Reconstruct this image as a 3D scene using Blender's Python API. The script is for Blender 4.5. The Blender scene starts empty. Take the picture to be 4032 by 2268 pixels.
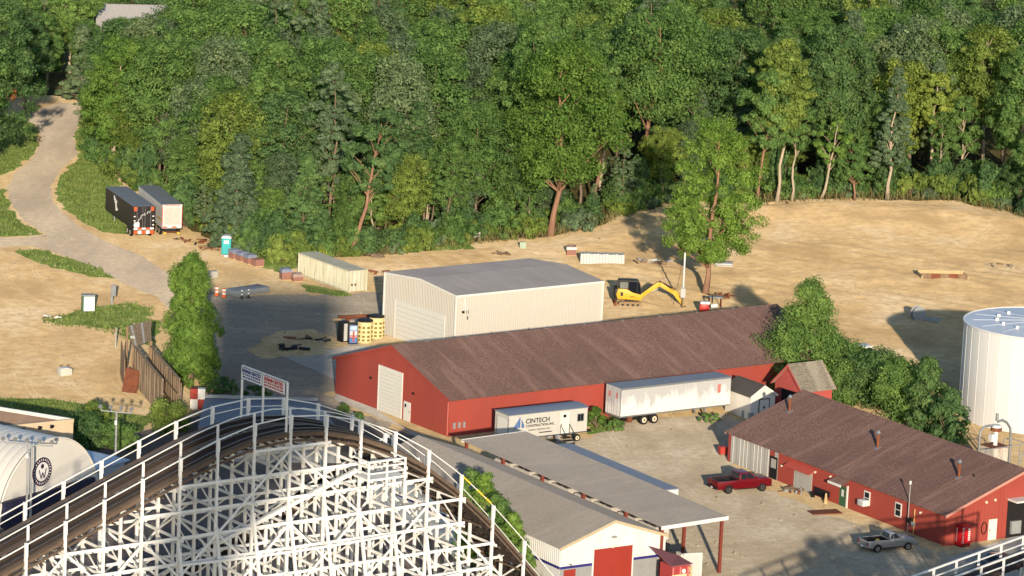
import bpy, bmesh, math, random
import numpy as np
from mathutils import Vector, Matrix

SC = bpy.context.scene
COL = SC.collection
R = math.radians

# ------------------------------------------------------------------ camera
FPX, PITCH, ROLL, CAMH = 14900.0, R(11.36), R(2.53), 89.0
cam_d = bpy.data.cameras.new('camera')
cam_d.sensor_width = 36.0
cam_d.lens = 36.0 * FPX / 4032.0
cam_d.clip_start, cam_d.clip_end = 0.5, 6000.0
cam = bpy.data.objects.new('camera', cam_d)
COL.objects.link(cam)
_fw = Vector((0, math.cos(PITCH), -math.sin(PITCH)))
_rt = Vector((1, 0, 0))
_up = Vector((0, math.sin(PITCH), math.cos(PITCH)))
_cx = _rt * math.cos(ROLL) + _up * math.sin(ROLL)
_cy = _up * math.cos(ROLL) - _rt * math.sin(ROLL)
_m = Matrix.Identity(4)
for i in range(3):
    _m[i][0], _m[i][1], _m[i][2] = _cx[i], _cy[i], -_fw[i]
_m[2][3] = CAMH
cam.matrix_world = _m
SC.camera = cam

# ------------------------------------------------------------------ light
SUN_AZ, SUN_EL = R(4.2), R(12.2)          # the sun stands low behind the viewer, a little to the right
sun_d = bpy.data.lights.new('sun', 'SUN')
sun_d.energy = 4.3
sun_d.angle = R(0.53)
sun_d.color = (1.0, 0.87, 0.69)
sun = bpy.data.objects.new('sun', sun_d)
COL.objects.link(sun)
_sd = Vector((-math.sin(SUN_AZ) * math.cos(SUN_EL), math.cos(SUN_AZ) * math.cos(SUN_EL), -math.sin(SUN_EL)))
sun.rotation_euler = _sd.to_track_quat('-Z', 'Y').to_euler()
sun.location = (20, -60, 140)

world = bpy.data.worlds.new('World')
SC.world = world
world.use_nodes = True
_nt = world.node_tree
_nt.nodes.clear()
_sky = _nt.nodes.new('ShaderNodeTexSky')
_sky.sky_type = 'NISHITA'
_sky.sun_disc = False
_sky.sun_elevation = SUN_EL
_sky.sun_rotation = math.atan2(-_sd.x, -_sd.y)
_sky.air_density, _sky.dust_density, _sky.ozone_density = 1.0, 0.5, 2.4
_bg = _nt.nodes.new('ShaderNodeBackground')
_bg.inputs['Strength'].default_value = 0.15
_ow = _nt.nodes.new('ShaderNodeOutputWorld')
_nt.links.new(_sky.outputs[0], _bg.inputs[0])
_nt.links.new(_bg.outputs[0], _ow.inputs[0])

SC.view_settings.view_transform = 'Standard'
SC.view_settings.look = 'None'
SC.view_settings.gamma = 1.0
SC.view_settings.use_curve_mapping = False
SC.view_settings.exposure = 0.36
SC.render.engine = 'CYCLES'
SC.cycles.max_bounces = 4
SC.cycles.diffuse_bounces = 2
SC.cycles.transmission_bounces = 2
SC.cycles.glossy_bounces = 2
SC.cycles.transparent_max_bounces = 8
SC.cycles.sample_clamp_indirect = 4.0

# ------------------------------------------------------------------ finding places on the ground
OV = 4032.0 / 2576.0


def ray(x, y):
    X, Y = x * OV - 2016, y * OV - 1134
    X, Y = X * math.cos(ROLL) + Y * math.sin(ROLL), -X * math.sin(ROLL) + Y * math.cos(ROLL)
    return (X / FPX, math.cos(PITCH) - Y / FPX * math.sin(PITCH), -math.sin(PITCH) - Y / FPX * math.cos(PITCH))


def O(x, y, z=0.0):
    d = ray(x, y)
    t = (z - CAMH) / d[2]
    return Vector((t * d[0], t * d[1], z))


def proj(p):
    x, y, z = p[0], p[1], p[2] - CAMH
    d = y * math.cos(PITCH) - z * math.sin(PITCH)
    u = y * math.sin(PITCH) + z * math.cos(PITCH)
    X, Y = FPX * x / d, -FPX * u / d
    return ((2016 + X * math.cos(ROLL) - Y * math.sin(ROLL)) / OV, (1134 + X * math.sin(ROLL) + Y * math.cos(ROLL)) / OV)


def height_at(bx, by, ty):
    g = O(bx, by)
    lo, hi = 0.0, 60.0
    for _ in range(30):
        m = (lo + hi) / 2
        if proj((g.x, g.y, m))[1] > ty:
            lo = m
        else:
            hi = m
    return lo


def ppm(y):
    return FPX / OV / y          # photo units per metre at a distance


# ------------------------------------------------------------------ noise
def _hash(ix, iy, seed):
    h = (ix * 374761393 + iy * 668265263 + seed * 974634777) & 0xffffffff
    h = ((h ^ (h >> 13)) * 1274126177) & 0xffffffff
    return ((h ^ (h >> 16)) & 0xffff) / 65535.0


def vnoise(x, y, seed=0):
    x = np.asarray(x, float)
    y = np.asarray(y, float)
    ix, iy = np.floor(x).astype(np.int64), np.floor(y).astype(np.int64)
    fx, fy = x - ix, y - iy
    fx, fy = fx * fx * (3 - 2 * fx), fy * fy * (3 - 2 * fy)
    a, b = _hash(ix, iy, seed), _hash(ix + 1, iy, seed)
    c, d = _hash(ix, iy + 1, seed), _hash(ix + 1, iy + 1, seed)
    return (a + (b - a) * fx) * (1 - fy) + (c + (d - c) * fx) * fy


def fbm(x, y, seed=0, oct=4):
    s, a, t = 0, 1.0, 0
    for o in range(oct):
        s = s + a * vnoise(np.asarray(x) * 2 ** o, np.asarray(y) * 2 ** o, seed + o)
        t += a
        a *= .5
    return s / t


# ------------------------------------------------------------------ materials
def L(r, g, b):
    f = lambda c: (c / 255 / 12.92) if c / 255 <= .04045 else ((c / 255 + .055) / 1.055) ** 2.4
    return (f(r), f(g), f(b), 1)


def mul(c, k):
    return (c[0] * k, c[1] * k, c[2] * k, 1)


class NT:
    def __init__(s, name):
        s.m = bpy.data.materials.new(name)
        s.m.use_nodes = True
        s.t = s.m.node_tree
        s.b = s.t.nodes['Principled BSDF']
        s.out = s.t.nodes['Material Output']
        s.co = None

    def n(s, t, **kw):
        k = s.t.nodes.new(t)
        for a, v in kw.items():
            setattr(k, a, v)
        return k

    def l(s, a, b):
        s.t.links.new(a, b)

    def coord(s, scale=(1, 1, 1), kind='Object', rot=(0, 0, 0)):
        tc = s.n('ShaderNodeTexCoord')
        mp = s.n('ShaderNodeMapping')
        mp.inputs['Scale'].default_value = scale
        mp.inputs['Rotation'].default_value = rot
        s.l(tc.outputs[kind], mp.inputs[0])
        return mp.outputs[0]

    def noise(s, co, scale, detail=4, rough=.6):
        k = s.n('ShaderNodeTexNoise')
        k.inputs['Scale'].default_value = scale
        k.inputs['Detail'].default_value = detail
        k.inputs['Roughness'].default_value = rough
        s.l(co, k.inputs['Vector'])
        return k.outputs['Fac']

    def ramp(s, fac, stops):
        k = s.n('ShaderNodeValToRGB')
        cr = k.color_ramp
        while len(cr.elements) < len(stops):
            cr.elements.new(.5)
        for e, (p, c) in zip(cr.elements, stops):
            e.position = p
            e.color = c
        s.l(fac, k.inputs[0])
        return k.outputs[0]

    def mix(s, fac, a, b, mode='MIX'):
        k = s.n('ShaderNodeMix', data_type='RGBA', blend_type=mode)
        for inp, v in ((k.inputs[0], fac), (k.inputs[6], a), (k.inputs[7], b)):
            if hasattr(v, 'is_linked') or hasattr(v, 'links'):
                s.l(v, inp)
            else:
                inp.default_value = v
        return k.outputs[2]

    def bump(s, h, strength, dist=.05):
        k = s.n('ShaderNodeBump')
        k.inputs['Strength'].default_value = strength
        k.inputs['Distance'].default_value = dist
        s.l(h, k.inputs['Height'])
        s.l(k.outputs[0], s.b.inputs['Normal'])


def white(v):
    return (v, v, v, 1)


MATS = {}


def mat(name, col, rough=.6, metal=0.0, var=.12, scale=1.5, stretch=(1, 1, 1), bump=0.0, bscale=20, bdist=.02, spec=.3, dirt=None, dirt_amt=.35, dirt_scale=.5, diff=0.0):
    """paint / metal / wood of one colour with tonal variation and stains"""
    if name in MATS:
        return MATS[name]
    t = NT(name)
    co = t.coord(stretch)
    n1 = t.noise(co, scale, 5, .65)
    c = t.ramp(n1, [(.25, mul(col, 1 - var)), (.75, mul(col, 1 + var))])
    if dirt:
        n2 = t.noise(t.coord(stretch), dirt_scale, 6, .7)
        f = t.ramp(n2, [(.45, white(0)), (.75, white(dirt_amt))])
        c = t.mix(f, c, dirt)
    t.l(c, t.b.inputs['Base Color'])
    t.b.inputs['Roughness'].default_value = rough
    t.b.inputs['Metallic'].default_value = metal
    t.b.inputs['Specular IOR Level'].default_value = spec
    if diff:
        t.b.inputs['Diffuse Roughness'].default_value = diff
    if bump:
        t.bump(t.noise(t.coord(stretch), bscale, 3), bump, bdist)
    MATS[name] = t.m
    return t.m


# ------------------------------------------------------------------ meshes
class MB:
    def __init__(s):
        s.v, s.f = [], []

    def add(s, pts, faces):
        o = len(s.v)
        s.v += [tuple(p) for p in pts]
        s.f += [tuple(i + o for i in f) for f in faces]
        return s

    def poly(s, pts):
        return s.add(pts, [tuple(range(len(pts)))])

    def box(s, x0, x1, y0, y1, z0, z1):
        p = [(x0, y0, z0), (x1, y0, z0), (x1, y1, z0), (x0, y1, z0), (x0, y0, z1), (x1, y0, z1), (x1, y1, z1), (x0, y1, z1)]
        return s.add(p, [(0, 3, 2, 1), (4, 5, 6, 7), (0, 1, 5, 4), (1, 2, 6, 5), (2, 3, 7, 6), (3, 0, 4, 7)])

    def obox(s, c, sx, sy, sz, rz=0.0, rx=0.0, ry=0.0):
        m = Matrix.Translation(Vector(c)) @ Matrix.Rotation(rz, 4, 'Z') @ Matrix.Rotation(ry, 4, 'Y') @ Matrix.Rotation(rx, 4, 'X')
        q = MB().box(-sx / 2, sx / 2, -sy / 2, sy / 2, -sz / 2, sz / 2)
        return s.add([m @ Vector(p) for p in q.v], q.f)

    def beam(s, p0, p1, w, h, up=(0, 0, 1)):
        p0, p1 = Vector(p0), Vector(p1)
        d = (p1 - p0)
        if d.length < 1e-6:
            return s
        d.normalize()
        u = Vector(up)
        if abs(d.dot(u)) > .98:
            u = Vector((0, 1, 0)) if abs(d.y) < .9 else Vector((1, 0, 0))
        r = d.cross(u).normalized() * (w / 2)
        k = r.cross(d).normalized() * (h / 2)
        p = [p0 - r - k, p0 + r - k, p0 + r + k, p0 - r + k, p1 - r - k, p1 + r - k, p1 + r + k, p1 - r + k]
        return s.add(p, [(0, 1, 2, 3), (7, 6, 5, 4), (0, 4, 5, 1), (1, 5, 6, 2), (2, 6, 7, 3), (3, 7, 4, 0)])

    def tube(s, pts, r, n=6, cap=True):
        pts = [Vector(p) for p in pts]
        rs = r if isinstance(r, (list, tuple)) else [r] * len(pts)
        rings = []
        prev = None
        for i, p in enumerate(pts):
            d = (pts[min(i + 1, len(pts) - 1)] - pts[max(i - 1, 0)]).normalized()
            u = prev if prev is not None else (Vector((0, 0, 1)) if abs(d.z) < .9 else Vector((1, 0, 0)))
            a = (u - d * d.dot(u)).normalized()
            prev = a
            b = d.cross(a)
            rings.append([p + (a * math.cos(2 * math.pi * k / n) + b * math.sin(2 * math.pi * k / n)) * rs[i] for k in range(n)])
        o = len(s.v)
        for ring in rings:
            s.v += [tuple(q) for q in ring]
        for i in range(len(pts) - 1):
            for k in range(n):
                a, b = o + i * n + k, o + i * n + (k + 1) % n
                s.f.append((a, b, b + n, a + n))
        if cap:
            s.f.append(tuple(o + k for k in reversed(range(n))))
            s.f.append(tuple(o + (len(pts) - 1) * n + k for k in range(n)))
        return s

    def cyl(s, c, r, h, n=16, r2=None):
        c = Vector(c)
        return s.tube([c, c + Vector((0, 0, h))], [r, r if r2 is None else r2], n)

    def prism(s, poly, a, b, axis='y'):
        """poly of (p,q) pairs: axis y -> (x,z) extruded from y=a to y=b; axis x -> (y,z); axis z -> (x,y)"""
        f = {'y': lambda p, q, t: (p, t, q), 'x': lambda p, q, t: (t, p, q), 'z': lambda p, q, t: (p, q, t)}[axis]
        n = len(poly)
        pts = [f(p, q, a) for p, q in poly] + [f(p, q, b) for p, q in poly]
        return s.add(pts, [tuple(range(n)), tuple(range(2 * n - 1, n - 1, -1))] + [((i + 1) % n, i, i + n, (i + 1) % n + n) for i in range(n)])

    def mesh(s, name, m=None, smooth=False):
        me = bpy.data.meshes.new(name)
        me.from_pydata(s.v, [], s.f)
        bm = bmesh.new()
        bm.from_mesh(me)
        bmesh.ops.recalc_face_normals(bm, faces=bm.faces)
        bm.to_mesh(me)
        bm.free()
        if smooth:
            me.polygons.foreach_set('use_smooth', [True] * len(me.polygons))
        if m:
            me.materials.append(m)
        return me

    def build(s, name, m, parent=None, loc=None, smooth=False, bevel=0.0, label=None, rz=None):
        o = bpy.data.objects.new(name, s.mesh(name, m, smooth))
        COL.objects.link(o)
        if parent:
            o.parent = parent
        if loc is not None:
            o.location = loc
        if rz is not None:
            o.rotation_euler = (0, 0, rz)
        if bevel:
            b = o.modifiers.new('bevel', 'BEVEL')
            b.width = bevel
            b.segments = 2
            b.limit_method = 'ANGLE'
            for p in o.data.polygons:
                p.use_smooth = True
            e = o.modifiers.new('split', 'EDGE_SPLIT')
            e.split_angle = R(35)
        if label:
            o['label'] = label
        return o


def np_mesh(name, v, f, m, smooth=False):
    """v (N,3), f (M,4) or (M,3) arrays"""
    me = bpy.data.meshes.new(name)
    me.vertices.add(len(v))
    me.vertices.foreach_set('co', np.asarray(v, np.float32).ravel())
    k = f.shape[1]
    me.loops.add(len(f) * k)
    me.loops.foreach_set('vertex_index', np.asarray(f, np.int32).ravel())
    me.polygons.add(len(f))
    me.polygons.foreach_set('loop_start', np.arange(len(f), dtype=np.int32) * k)
    me.polygons.foreach_set('loop_total', np.full(len(f), k, np.int32))
    if smooth:
        me.polygons.foreach_set('use_smooth', np.ones(len(f), bool))
    me.update()
    me.validate()
    if m:
        me.materials.append(m)
    return me


def tag(o, label, cat=None, group=None, kind=None):
    o['label'] = label
    if cat:
        o['category'] = cat
    if group:
        o['group'] = group
    if kind:
        o['kind'] = kind
    return o


def thing(name, label, cat, loc=(0, 0, 0), rz=0.0, group=None):
    o = bpy.data.objects.new(name, None)
    COL.objects.link(o)
    o.location = loc
    o.rotation_euler = (0, 0, rz)
    o.empty_display_size = .3
    return tag(o, label, cat, group)


def obj(name, me, parent=None, loc=None, rz=None, sc=None):
    o = bpy.data.objects.new(name, me)
    COL.objects.link(o)
    if parent:
        o.parent = parent
    if loc is not None:
        o.location = loc
    if rz is not None:
        o.rotation_euler = (0, 0, rz)
    if sc is not None:
        o.scale = sc if hasattr(sc, '__len__') else (sc, sc, sc)
    return o


def copy_tree(o, loc, rz, label=None, sc=None):
    c = o.copy()
    COL.objects.link(c)
    c.location = loc
    c.rotation_euler = (0, 0, rz)
    if sc is not None:
        c.scale = (sc, sc, sc)
    if label:
        c['label'] = label
    for ch in list(o.children):
        d = ch.copy()
        COL.objects.link(d)
        d.parent = c
        for g in list(ch.children):
            e = g.copy()
            COL.objects.link(e)
            e.parent = d
    return c


def text_mesh(body, size, depth=.01, align='LEFT', shear=0.0, bold=0.0, spacing=1.0):
    cu = bpy.data.curves.new('lettering', 'FONT')
    cu.body = body
    cu.size = size
    cu.extrude = depth
    cu.align_x = align
    cu.shear = shear
    cu.offset = bold
    cu.space_character = spacing
    o = bpy.data.objects.new('lettering', cu)
    COL.objects.link(o)
    dg = bpy.context.evaluated_depsgraph_get()
    me = bpy.data.meshes.new_from_object(o.evaluated_get(dg))
    bpy.data.objects.remove(o)
    return me


def lettering(body, size, m, parent, matrix, **kw):
    me = text_mesh(body, size, **kw)
    me.materials.clear()
    me.materials.append(m)
    me.name = 'lettering'
    o = obj('lettering', me, parent)
    o.matrix_local = matrix
    return o


def face_mat(origin, xdir, zdir=(0, 0, 1)):
    """text plane: x runs along xdir, y runs along zdir"""
    x, y = Vector(xdir).normalized(), Vector(zdir).normalized()
    n = x.cross(y)
    m = Matrix.Identity(4)
    for i in range(3):
        m[i][0], m[i][1], m[i][2], m[i][3] = x[i], y[i], n[i], origin[i]
    return m
# ================================================================== GROUND
def soil(name, c_a, c_b, c_c, streak=(0.35, 1.0, 1.0), scale=.18, bump=1.0, fine=14.0, rot=.5, bdist=.08, speck=None, tracks=0.0):
    t = NT(name)
    co = t.coord((1, 1, 1))
    cs = t.coord(streak, rot=(0, 0, rot))
    n1 = t.noise(cs, scale, 8, .62)
    n2 = t.noise(co, scale * 7, 6, .7)
    n3 = t.noise(co, fine, 4, .7)
    c = t.ramp(n1, [(.36, c_a), (.50, c_b), (.64, c_c)])
    c = t.mix(t.ramp(n2, [(.38, white(0)), (.66, white(.7))]), c, mul(c_a, .82))
    c = t.mix(t.ramp(n3, [(.3, white(.35)), (.6, white(0))]), c, mul(c_a, .62))
    if tracks:
        for k, (rz, sc, th) in enumerate(((.55, .060, .80), (-.35, .045, .82), (1.25, .035, .84))):
            wv = t.n('ShaderNodeTexWave', wave_type='BANDS', bands_direction='X')
            wv.inputs['Scale'].default_value = sc * 1.5
            wv.inputs['Distortion'].default_value = 14.0
            wv.inputs['Detail'].default_value = 1.5
            wv.inputs['Detail Scale'].default_value = .35
            t.l(t.coord((1, 1, 1), rot=(0, 0, rz)), wv.inputs['Vector'])
            mk = t.ramp(t.noise(t.coord((1, 1, 1), rot=(0, 0, rz + k)), .045, 2, .5), [(.46, white(0)), (.60, white(tracks))])
            ln = t.ramp(wv.outputs['Fac'], [(th + .10, white(0)), (th + .13, white(1)), (th + .16, white(.1))])
            c = t.mix(t.mix(1.0, mk, ln, 'MULTIPLY'), c, mul(c_a, .74) if k != 1 else mul(c_c, 1.06))
    if speck:
        c = t.mix(t.ramp(t.noise(co, 3.1, 8, .75), [(.56, white(0)), (.66, white(.8))]), c, speck)
    t.l(c, t.b.inputs['Base Color'])
    t.b.inputs['Roughness'].default_value = 1.0
    t.b.inputs['Specular IOR Level'].default_value = .05
    t.b.inputs['Diffuse Roughness'].default_value = 1.0
    a = t.n('ShaderNodeMath', operation='ADD')
    t.l(t.noise(co, 3.0, 8, .7), a.inputs[0])
    t.l(n1, a.inputs[1])
    t.bump(a.outputs[0], bump, bdist)
    return t.m


M_DIRT = soil('dry_clay', L(170, 143, 104), L(200, 172, 128), L(212, 190, 155), streak=(.8, .5, 1), scale=.11, bump=.9, bdist=.12, rot=.35, tracks=.5)
M_SAND = soil('sandy_ground', L(162, 138, 101), L(187, 162, 120), L(199, 178, 143), streak=(1, .5, 1), bump=.8, tracks=.5)
M_GRAVEL = soil('pale_gravel', L(152, 138, 116), L(172, 158, 136), L(184, 172, 152), streak=(1, .6, 1), bump=.8, rot=-.6, tracks=.5)
M_ROAD = soil('worn_road_gravel', L(150, 137, 120), L(168, 153, 134), L(182, 166, 143), streak=(1, .25, 1), bump=.5, rot=.3)
M_ASPH = soil('old_asphalt', L(128, 119, 107), L(144, 134, 119), L(160, 148, 129), bump=.4, bdist=.05)
M_CONC = soil('concrete_slab', L(150, 145, 136), L(164, 158, 148), L(176, 168, 154), bump=.2, bdist=.03)
M_PAVE = soil('dark_pavement', L(92, 84, 82), L(104, 95, 90), L(118, 106, 98), bump=.3, bdist=.04)
M_FLOOR = soil('forest_floor_litter', L(66, 64, 38), L(84, 78, 48), L(104, 92, 60), bump=1.0, bdist=.2)
M_TURF = soil('short_turf', L(78, 98, 46), L(100, 120, 58), L(134, 140, 82), streak=(1, 1, 1), scale=.35, bump=1.0, speck=L(168, 142, 100))


def inside(px, py, poly):
    c = np.zeros(px.shape, bool)
    n = len(poly)
    for i in range(n):
        x0, y0 = poly[i]
        x1, y1 = poly[(i + 1) % n]
        if y0 == y1:
            continue
        k = ((y0 > py) != (y1 > py)) & (px < (x1 - x0) * (py - y0) / (y1 - y0) + x0)
        c ^= k
    return c


def sdist(px, py, poly):
    d = np.full(px.shape, 1e9)
    n = len(poly)
    for i in range(n):
        x0, y0 = poly[i]
        x1, y1 = poly[(i + 1) % n]
        ex, ey = x1 - x0, y1 - y0
        t = np.clip(((px - x0) * ex + (py - y0) * ey) / (ex * ex + ey * ey + 1e-9), 0, 1)
        d = np.minimum(d, np.hypot(px - x0 - t * ex, py - y0 - t * ey))
    return np.where(inside(px, py, poly), d, -d)


def ground_poly(px):
    return [(O(x, y).x, O(x, y).y) for x, y in px]


def patch(name, px, m, label, res=.8, top=.03, ragged=1.2, rscale=.5, slope=.05, relief=0.0, seed=1, fn=None, base=0.0, kind='structure'):
    """an area of ground given by its outline; its rim dips below the sheet under it, so the edge is ragged"""
    P = ground_poly(px)
    xs, ys = [p[0] for p in P], [p[1] for p in P]
    gx = np.arange(min(xs) - 2, max(xs) + 2 + res, res)
    gy = np.arange(min(ys) - 2, max(ys) + 2 + res, res)
    X, Y = np.meshgrid(gx, gy)
    sd = sdist(X, Y, P) + (fbm(X * rscale, Y * rscale, seed, 4) - .5) * 2 * ragged
    h = base + np.minimum(sd * slope, top)
    if relief:
        k = np.clip(sd / 3, 0, 1)
        h = h + k * relief * (fbm(X * .09, Y * .12, seed + 7, 4) - .35)
    if fn is not None:
        h = np.where(sd > 0, np.maximum(h, fn(X, Y, sd)), h)
    h = np.maximum(h, -.3)
    nx, ny = len(gx), len(gy)
    V = np.stack([X.ravel(), Y.ravel(), h.ravel()], 1)
    idx = np.arange(nx * ny).reshape(ny, nx)
    F = np.stack([idx[:-1, :-1].ravel(), idx[:-1, 1:].ravel(), idx[1:, 1:].ravel(), idx[1:, :-1].ravel()], 1)
    keep = (h.ravel()[F].max(1) > -.02)
    F = F[keep]
    used = np.unique(F)
    remap = np.zeros(len(V), np.int64)
    remap[used] = np.arange(len(used))
    o = obj(name, np_mesh(name, V[used], remap[F], m, True))
    o['kind'] = kind
    o['label'] = label
    return o, P, seed


g = MB().poly([(-2500, -600, 0), (2500, -600, 0), (2500, 4000, 0), (-2500, 4000, 0)]).build('ground', M_SAND)
tag(g, 'sandy tan ground under the whole yard', kind='structure')

# the edge of the woods, in photo units
WOODS = [(-200, 250), (150, 240), (205, 262), (212, 330), (235, 390), (285, 440), (420, 520), (462, 575), (540, 612), (600, 640), (700, 662), (870, 645), (1000, 640), (1200, 612),
         (1380, 596), (1500, 572), (1600, 530), (1700, 505), (1900, 512), (2100, 502), (2400, 505), (2576, 548), (2800, 600)]
WX, WY = [p[0] for p in WOODS], [p[1] for p in WOODS]


def woods_line(x):
    return float(np.interp(x, WX, WY))


patch('forest_floor', [(x, y - 2) for x, y in WOODS] + [(2800, -150), (-400, -150)], M_FLOOR, 'dark leaf litter floor under the forest trees', res=2.0, top=.05, ragged=2.0, rscale=.25, seed=3)


def lot_height(X, Y, sd):
    k = np.clip(sd / 6, 0, 1)
    h = k * (.7 * (fbm(X * .05, Y * .07, 21, 3) - .35) + .30 * (fbm(X * .22, Y * .30, 23, 4) - .4) + .5 * np.clip(fbm(X * .04, Y * .10, 29, 3) - .55, 0, 1))
    # a low bank of pushed-up clay along the trees
    d = (Y - (505 + (X - 40) * .02)) / 9.0
    h = h + k * 1.0 * np.exp(-d * d) * (.3 + fbm(X * .12, Y * .12, 5, 3))
    m = ((X - O(1620, 560).x) / 7) ** 2 + ((Y - O(1620, 560).y) / 12) ** 2
    h = h + 1.3 * np.exp(-m) * k
    # ruts of tracked machines
    h = h + k * .07 * np.sin((X * .55 + Y * .8) * 1.9 + 3 * fbm(X * .06, Y * .06, 9, 2)) * (fbm(X * .1, Y * .1, 13, 2) > .5)
    return h


LOT = [(760, 640), (880, 650), (1000, 645), (1200, 625), (1380, 606), (1500, 580), (1600, 545), (1700, 515), (1900, 517), (2100, 507), (2400, 510), (2700, 575),
       (2760, 930), (2400, 1010), (2050, 960), (1850, 830), (1520, 800), (1400, 700), (1000, 700), (960, 740), (930, 690)]
patch('dirt_lot', LOT, M_DIRT, 'graded tan clay building lot before the forest', res=.7, top=.04, ragged=1.0, relief=.2, seed=5, fn=lot_height)
patch('dirt_clearing', [(-80, 628), (40, 632), (110, 668), (200, 695), (280, 712), (330, 735), (400, 745), (420, 790), (330, 860), (340, 1000), (-80, 985)], M_DIRT,
      'bare tan dirt clearing left of the wooden ramp', res=.6, top=.035, ragged=.8, relief=.1, seed=8)

ROAD = [(40, 300), (75, 283), (110, 272), (150, 258), (207, 262), (206, 300), (184, 345), (198, 385), (150, 430), (128, 470), (135, 510), (185, 560), (260, 605), (350, 640), (430, 690), (480, 760),
        (440, 790), (380, 742), (300, 708), (230, 668), (130, 632), (70, 618), (0, 622), (-90, 622), (-90, 597), (60, 597), (117, 590), (60, 555), (25, 510), (18, 470), (40, 435), (85, 395), (105, 350), (95, 315)]
patch('road', ROAD, M_ROAD, 'winding pale gravel road leading into the forest', res=.6, top=.045, ragged=.35, rscale=.8, seed=11)
patch('asphalt_yard', [(430, 705), (520, 735), (700, 742), (960, 738), (985, 790), (890, 880), (850, 920), (850, 1010), (1010, 1085), (1010, 1160), (700, 1150), (540, 1000), (500, 940), (500, 800)],
      M_ASPH, 'worn dusty asphalt yard beside the red barn', res=.5, top=.04, ragged=2.2, rscale=.35, slope=.02, seed=12)
patch('pavement', [(-90, 1120), (300, 1100), (520, 1040), (820, 1040), (1010, 1085), (1210, 1160), (1330, 1290), (1500, 1460), (1500, 1700), (-90, 1700)], M_PAVE,
      'dark pavement below the white roller coaster', res=1.0, top=.05, ragged=.3, seed=13)
patch('gravel_lot', [(1480, 1100), (1580, 1055), (1830, 1040), (1880, 1070), (1850, 1150), (1850, 1200), (2100, 1300), (2390, 1395), (2420, 1440), (2300, 1700), (1650, 1700), (1500, 1300), (1250, 1100)],
      M_GRAVEL, 'pale gravel parking lot between the red buildings', res=.6, top=.04, ragged=.8, seed=14)
patch('dirt_patch', [(690, 830), (790, 826), (860, 850), (880, 872), (800, 900), (650, 905), (600, 880)], M_SAND, 'brown dirt patch on the asphalt yard', res=.4, top=.055, ragged=.9, seed=16, base=.01)


def slabs(name, label, px, nu, nv, m=M_CONC, z=.05, th=.12, gap=.03):
    """concrete paving cast in separate slabs, one object each"""
    q = [O(x, y) for x, y in px]
    par = bpy.data.objects.new(name, None)
    COL.objects.link(par)
    par['kind'] = 'structure'
    par['label'] = label
    at = lambda u, v: (q[0] * (1 - u) + q[1] * u) * (1 - v) + (q[3] * (1 - u) + q[2] * u) * v
    rr = random.Random(len(label))
    for i in range(nu):
        for j in range(nv):
            c = [at(i / nu, j / nv), at((i + 1) / nu, j / nv), at((i + 1) / nu, (j + 1) / nv), at(i / nu, (j + 1) / nv)]
            mid = sum(c, Vector()) / 4
            c = [p + (mid - p).normalized() * gap for p in c]
            zz = z + rr.uniform(-.006, .006)
            b = MB().prism([(p.x, p.y) for p in c], zz - th, zz, 'z')
            b.build('slab', m, par)
    return par


slabs('concrete_apron', 'pale concrete apron along the barn gable end', [(845, 958), (842, 1006), (1128, 1122), (1085, 1128)], 2, 5)
slabs('concrete_pad', 'grey concrete pad between barn and cream shed', [(700, 892), (860, 872), (975, 870), (842, 955)], 3, 2)
slabs('concrete_walk', 'grey concrete slab beside the red drinks machine', [(2380, 1404), (2640, 1322), (2700, 1480), (2460, 1560)], 4, 3)

GRASS = []
for i, px in enumerate([
        [(208, 290), (240, 390), (300, 440), (300, 500), (330, 590), (262, 585), (185, 545), (136, 500), (140, 455), (200, 392), (188, 345)],
        [(-90, 290), (70, 296), (92, 320), (98, 350), (82, 388), (35, 428), (-90, 470)],
        [(-90, 478), (14, 476), (24, 518), (58, 560), (108, 588), (40, 594), (-90, 594)],
        [(20, 632), (90, 626), (180, 650), (255, 678), (288, 700), (240, 696), (160, 680), (80, 655)],
        [(90, 806), (190, 776), (250, 768), (330, 760), (390, 775), (400, 830), (380, 868), (300, 850), (200, 826), (130, 824)],
        [(-90, 1000), (120, 1005), (250, 1020), (330, 1040), (420, 1050), (300, 1110), (-90, 1100)],
        [(1478, 1040), (1568, 1028), (1580, 1070), (1540, 1090), (1470, 1095)],
        [(985, 616), (1190, 606), (1196, 626), (1000, 634)],
        [(640, 642), (760, 660), (720, 690), (650, 668)],
        [(760, 716), (930, 745), (850, 748), (770, 735)]]):
    o, P, s = patch('turf', px, M_TURF, ['grass verge between gravel road and woods', 'grass bank left of the upper road', 'grass bank left of the road bend', 'thin grass strip between road and dirt clearing',
                                        'sparse grass around the green utility box', 'dark grass behind the brown roofed building', 'grass clump between the two white trailers', 'grass strip by the rail fence under the trees',
                                        'grass beside the brick pallets', 'weeds along the cream container'][i], res=.5, top=.07, ragged=1.0, rscale=.6, seed=30 + i)
    GRASS.append((P, s))

# blades of grass and weeds, in tufts
M_BLADE = mat('grass_blades', L(116, 130, 68), .9, var=.5, scale=.7, spec=.1)


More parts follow.
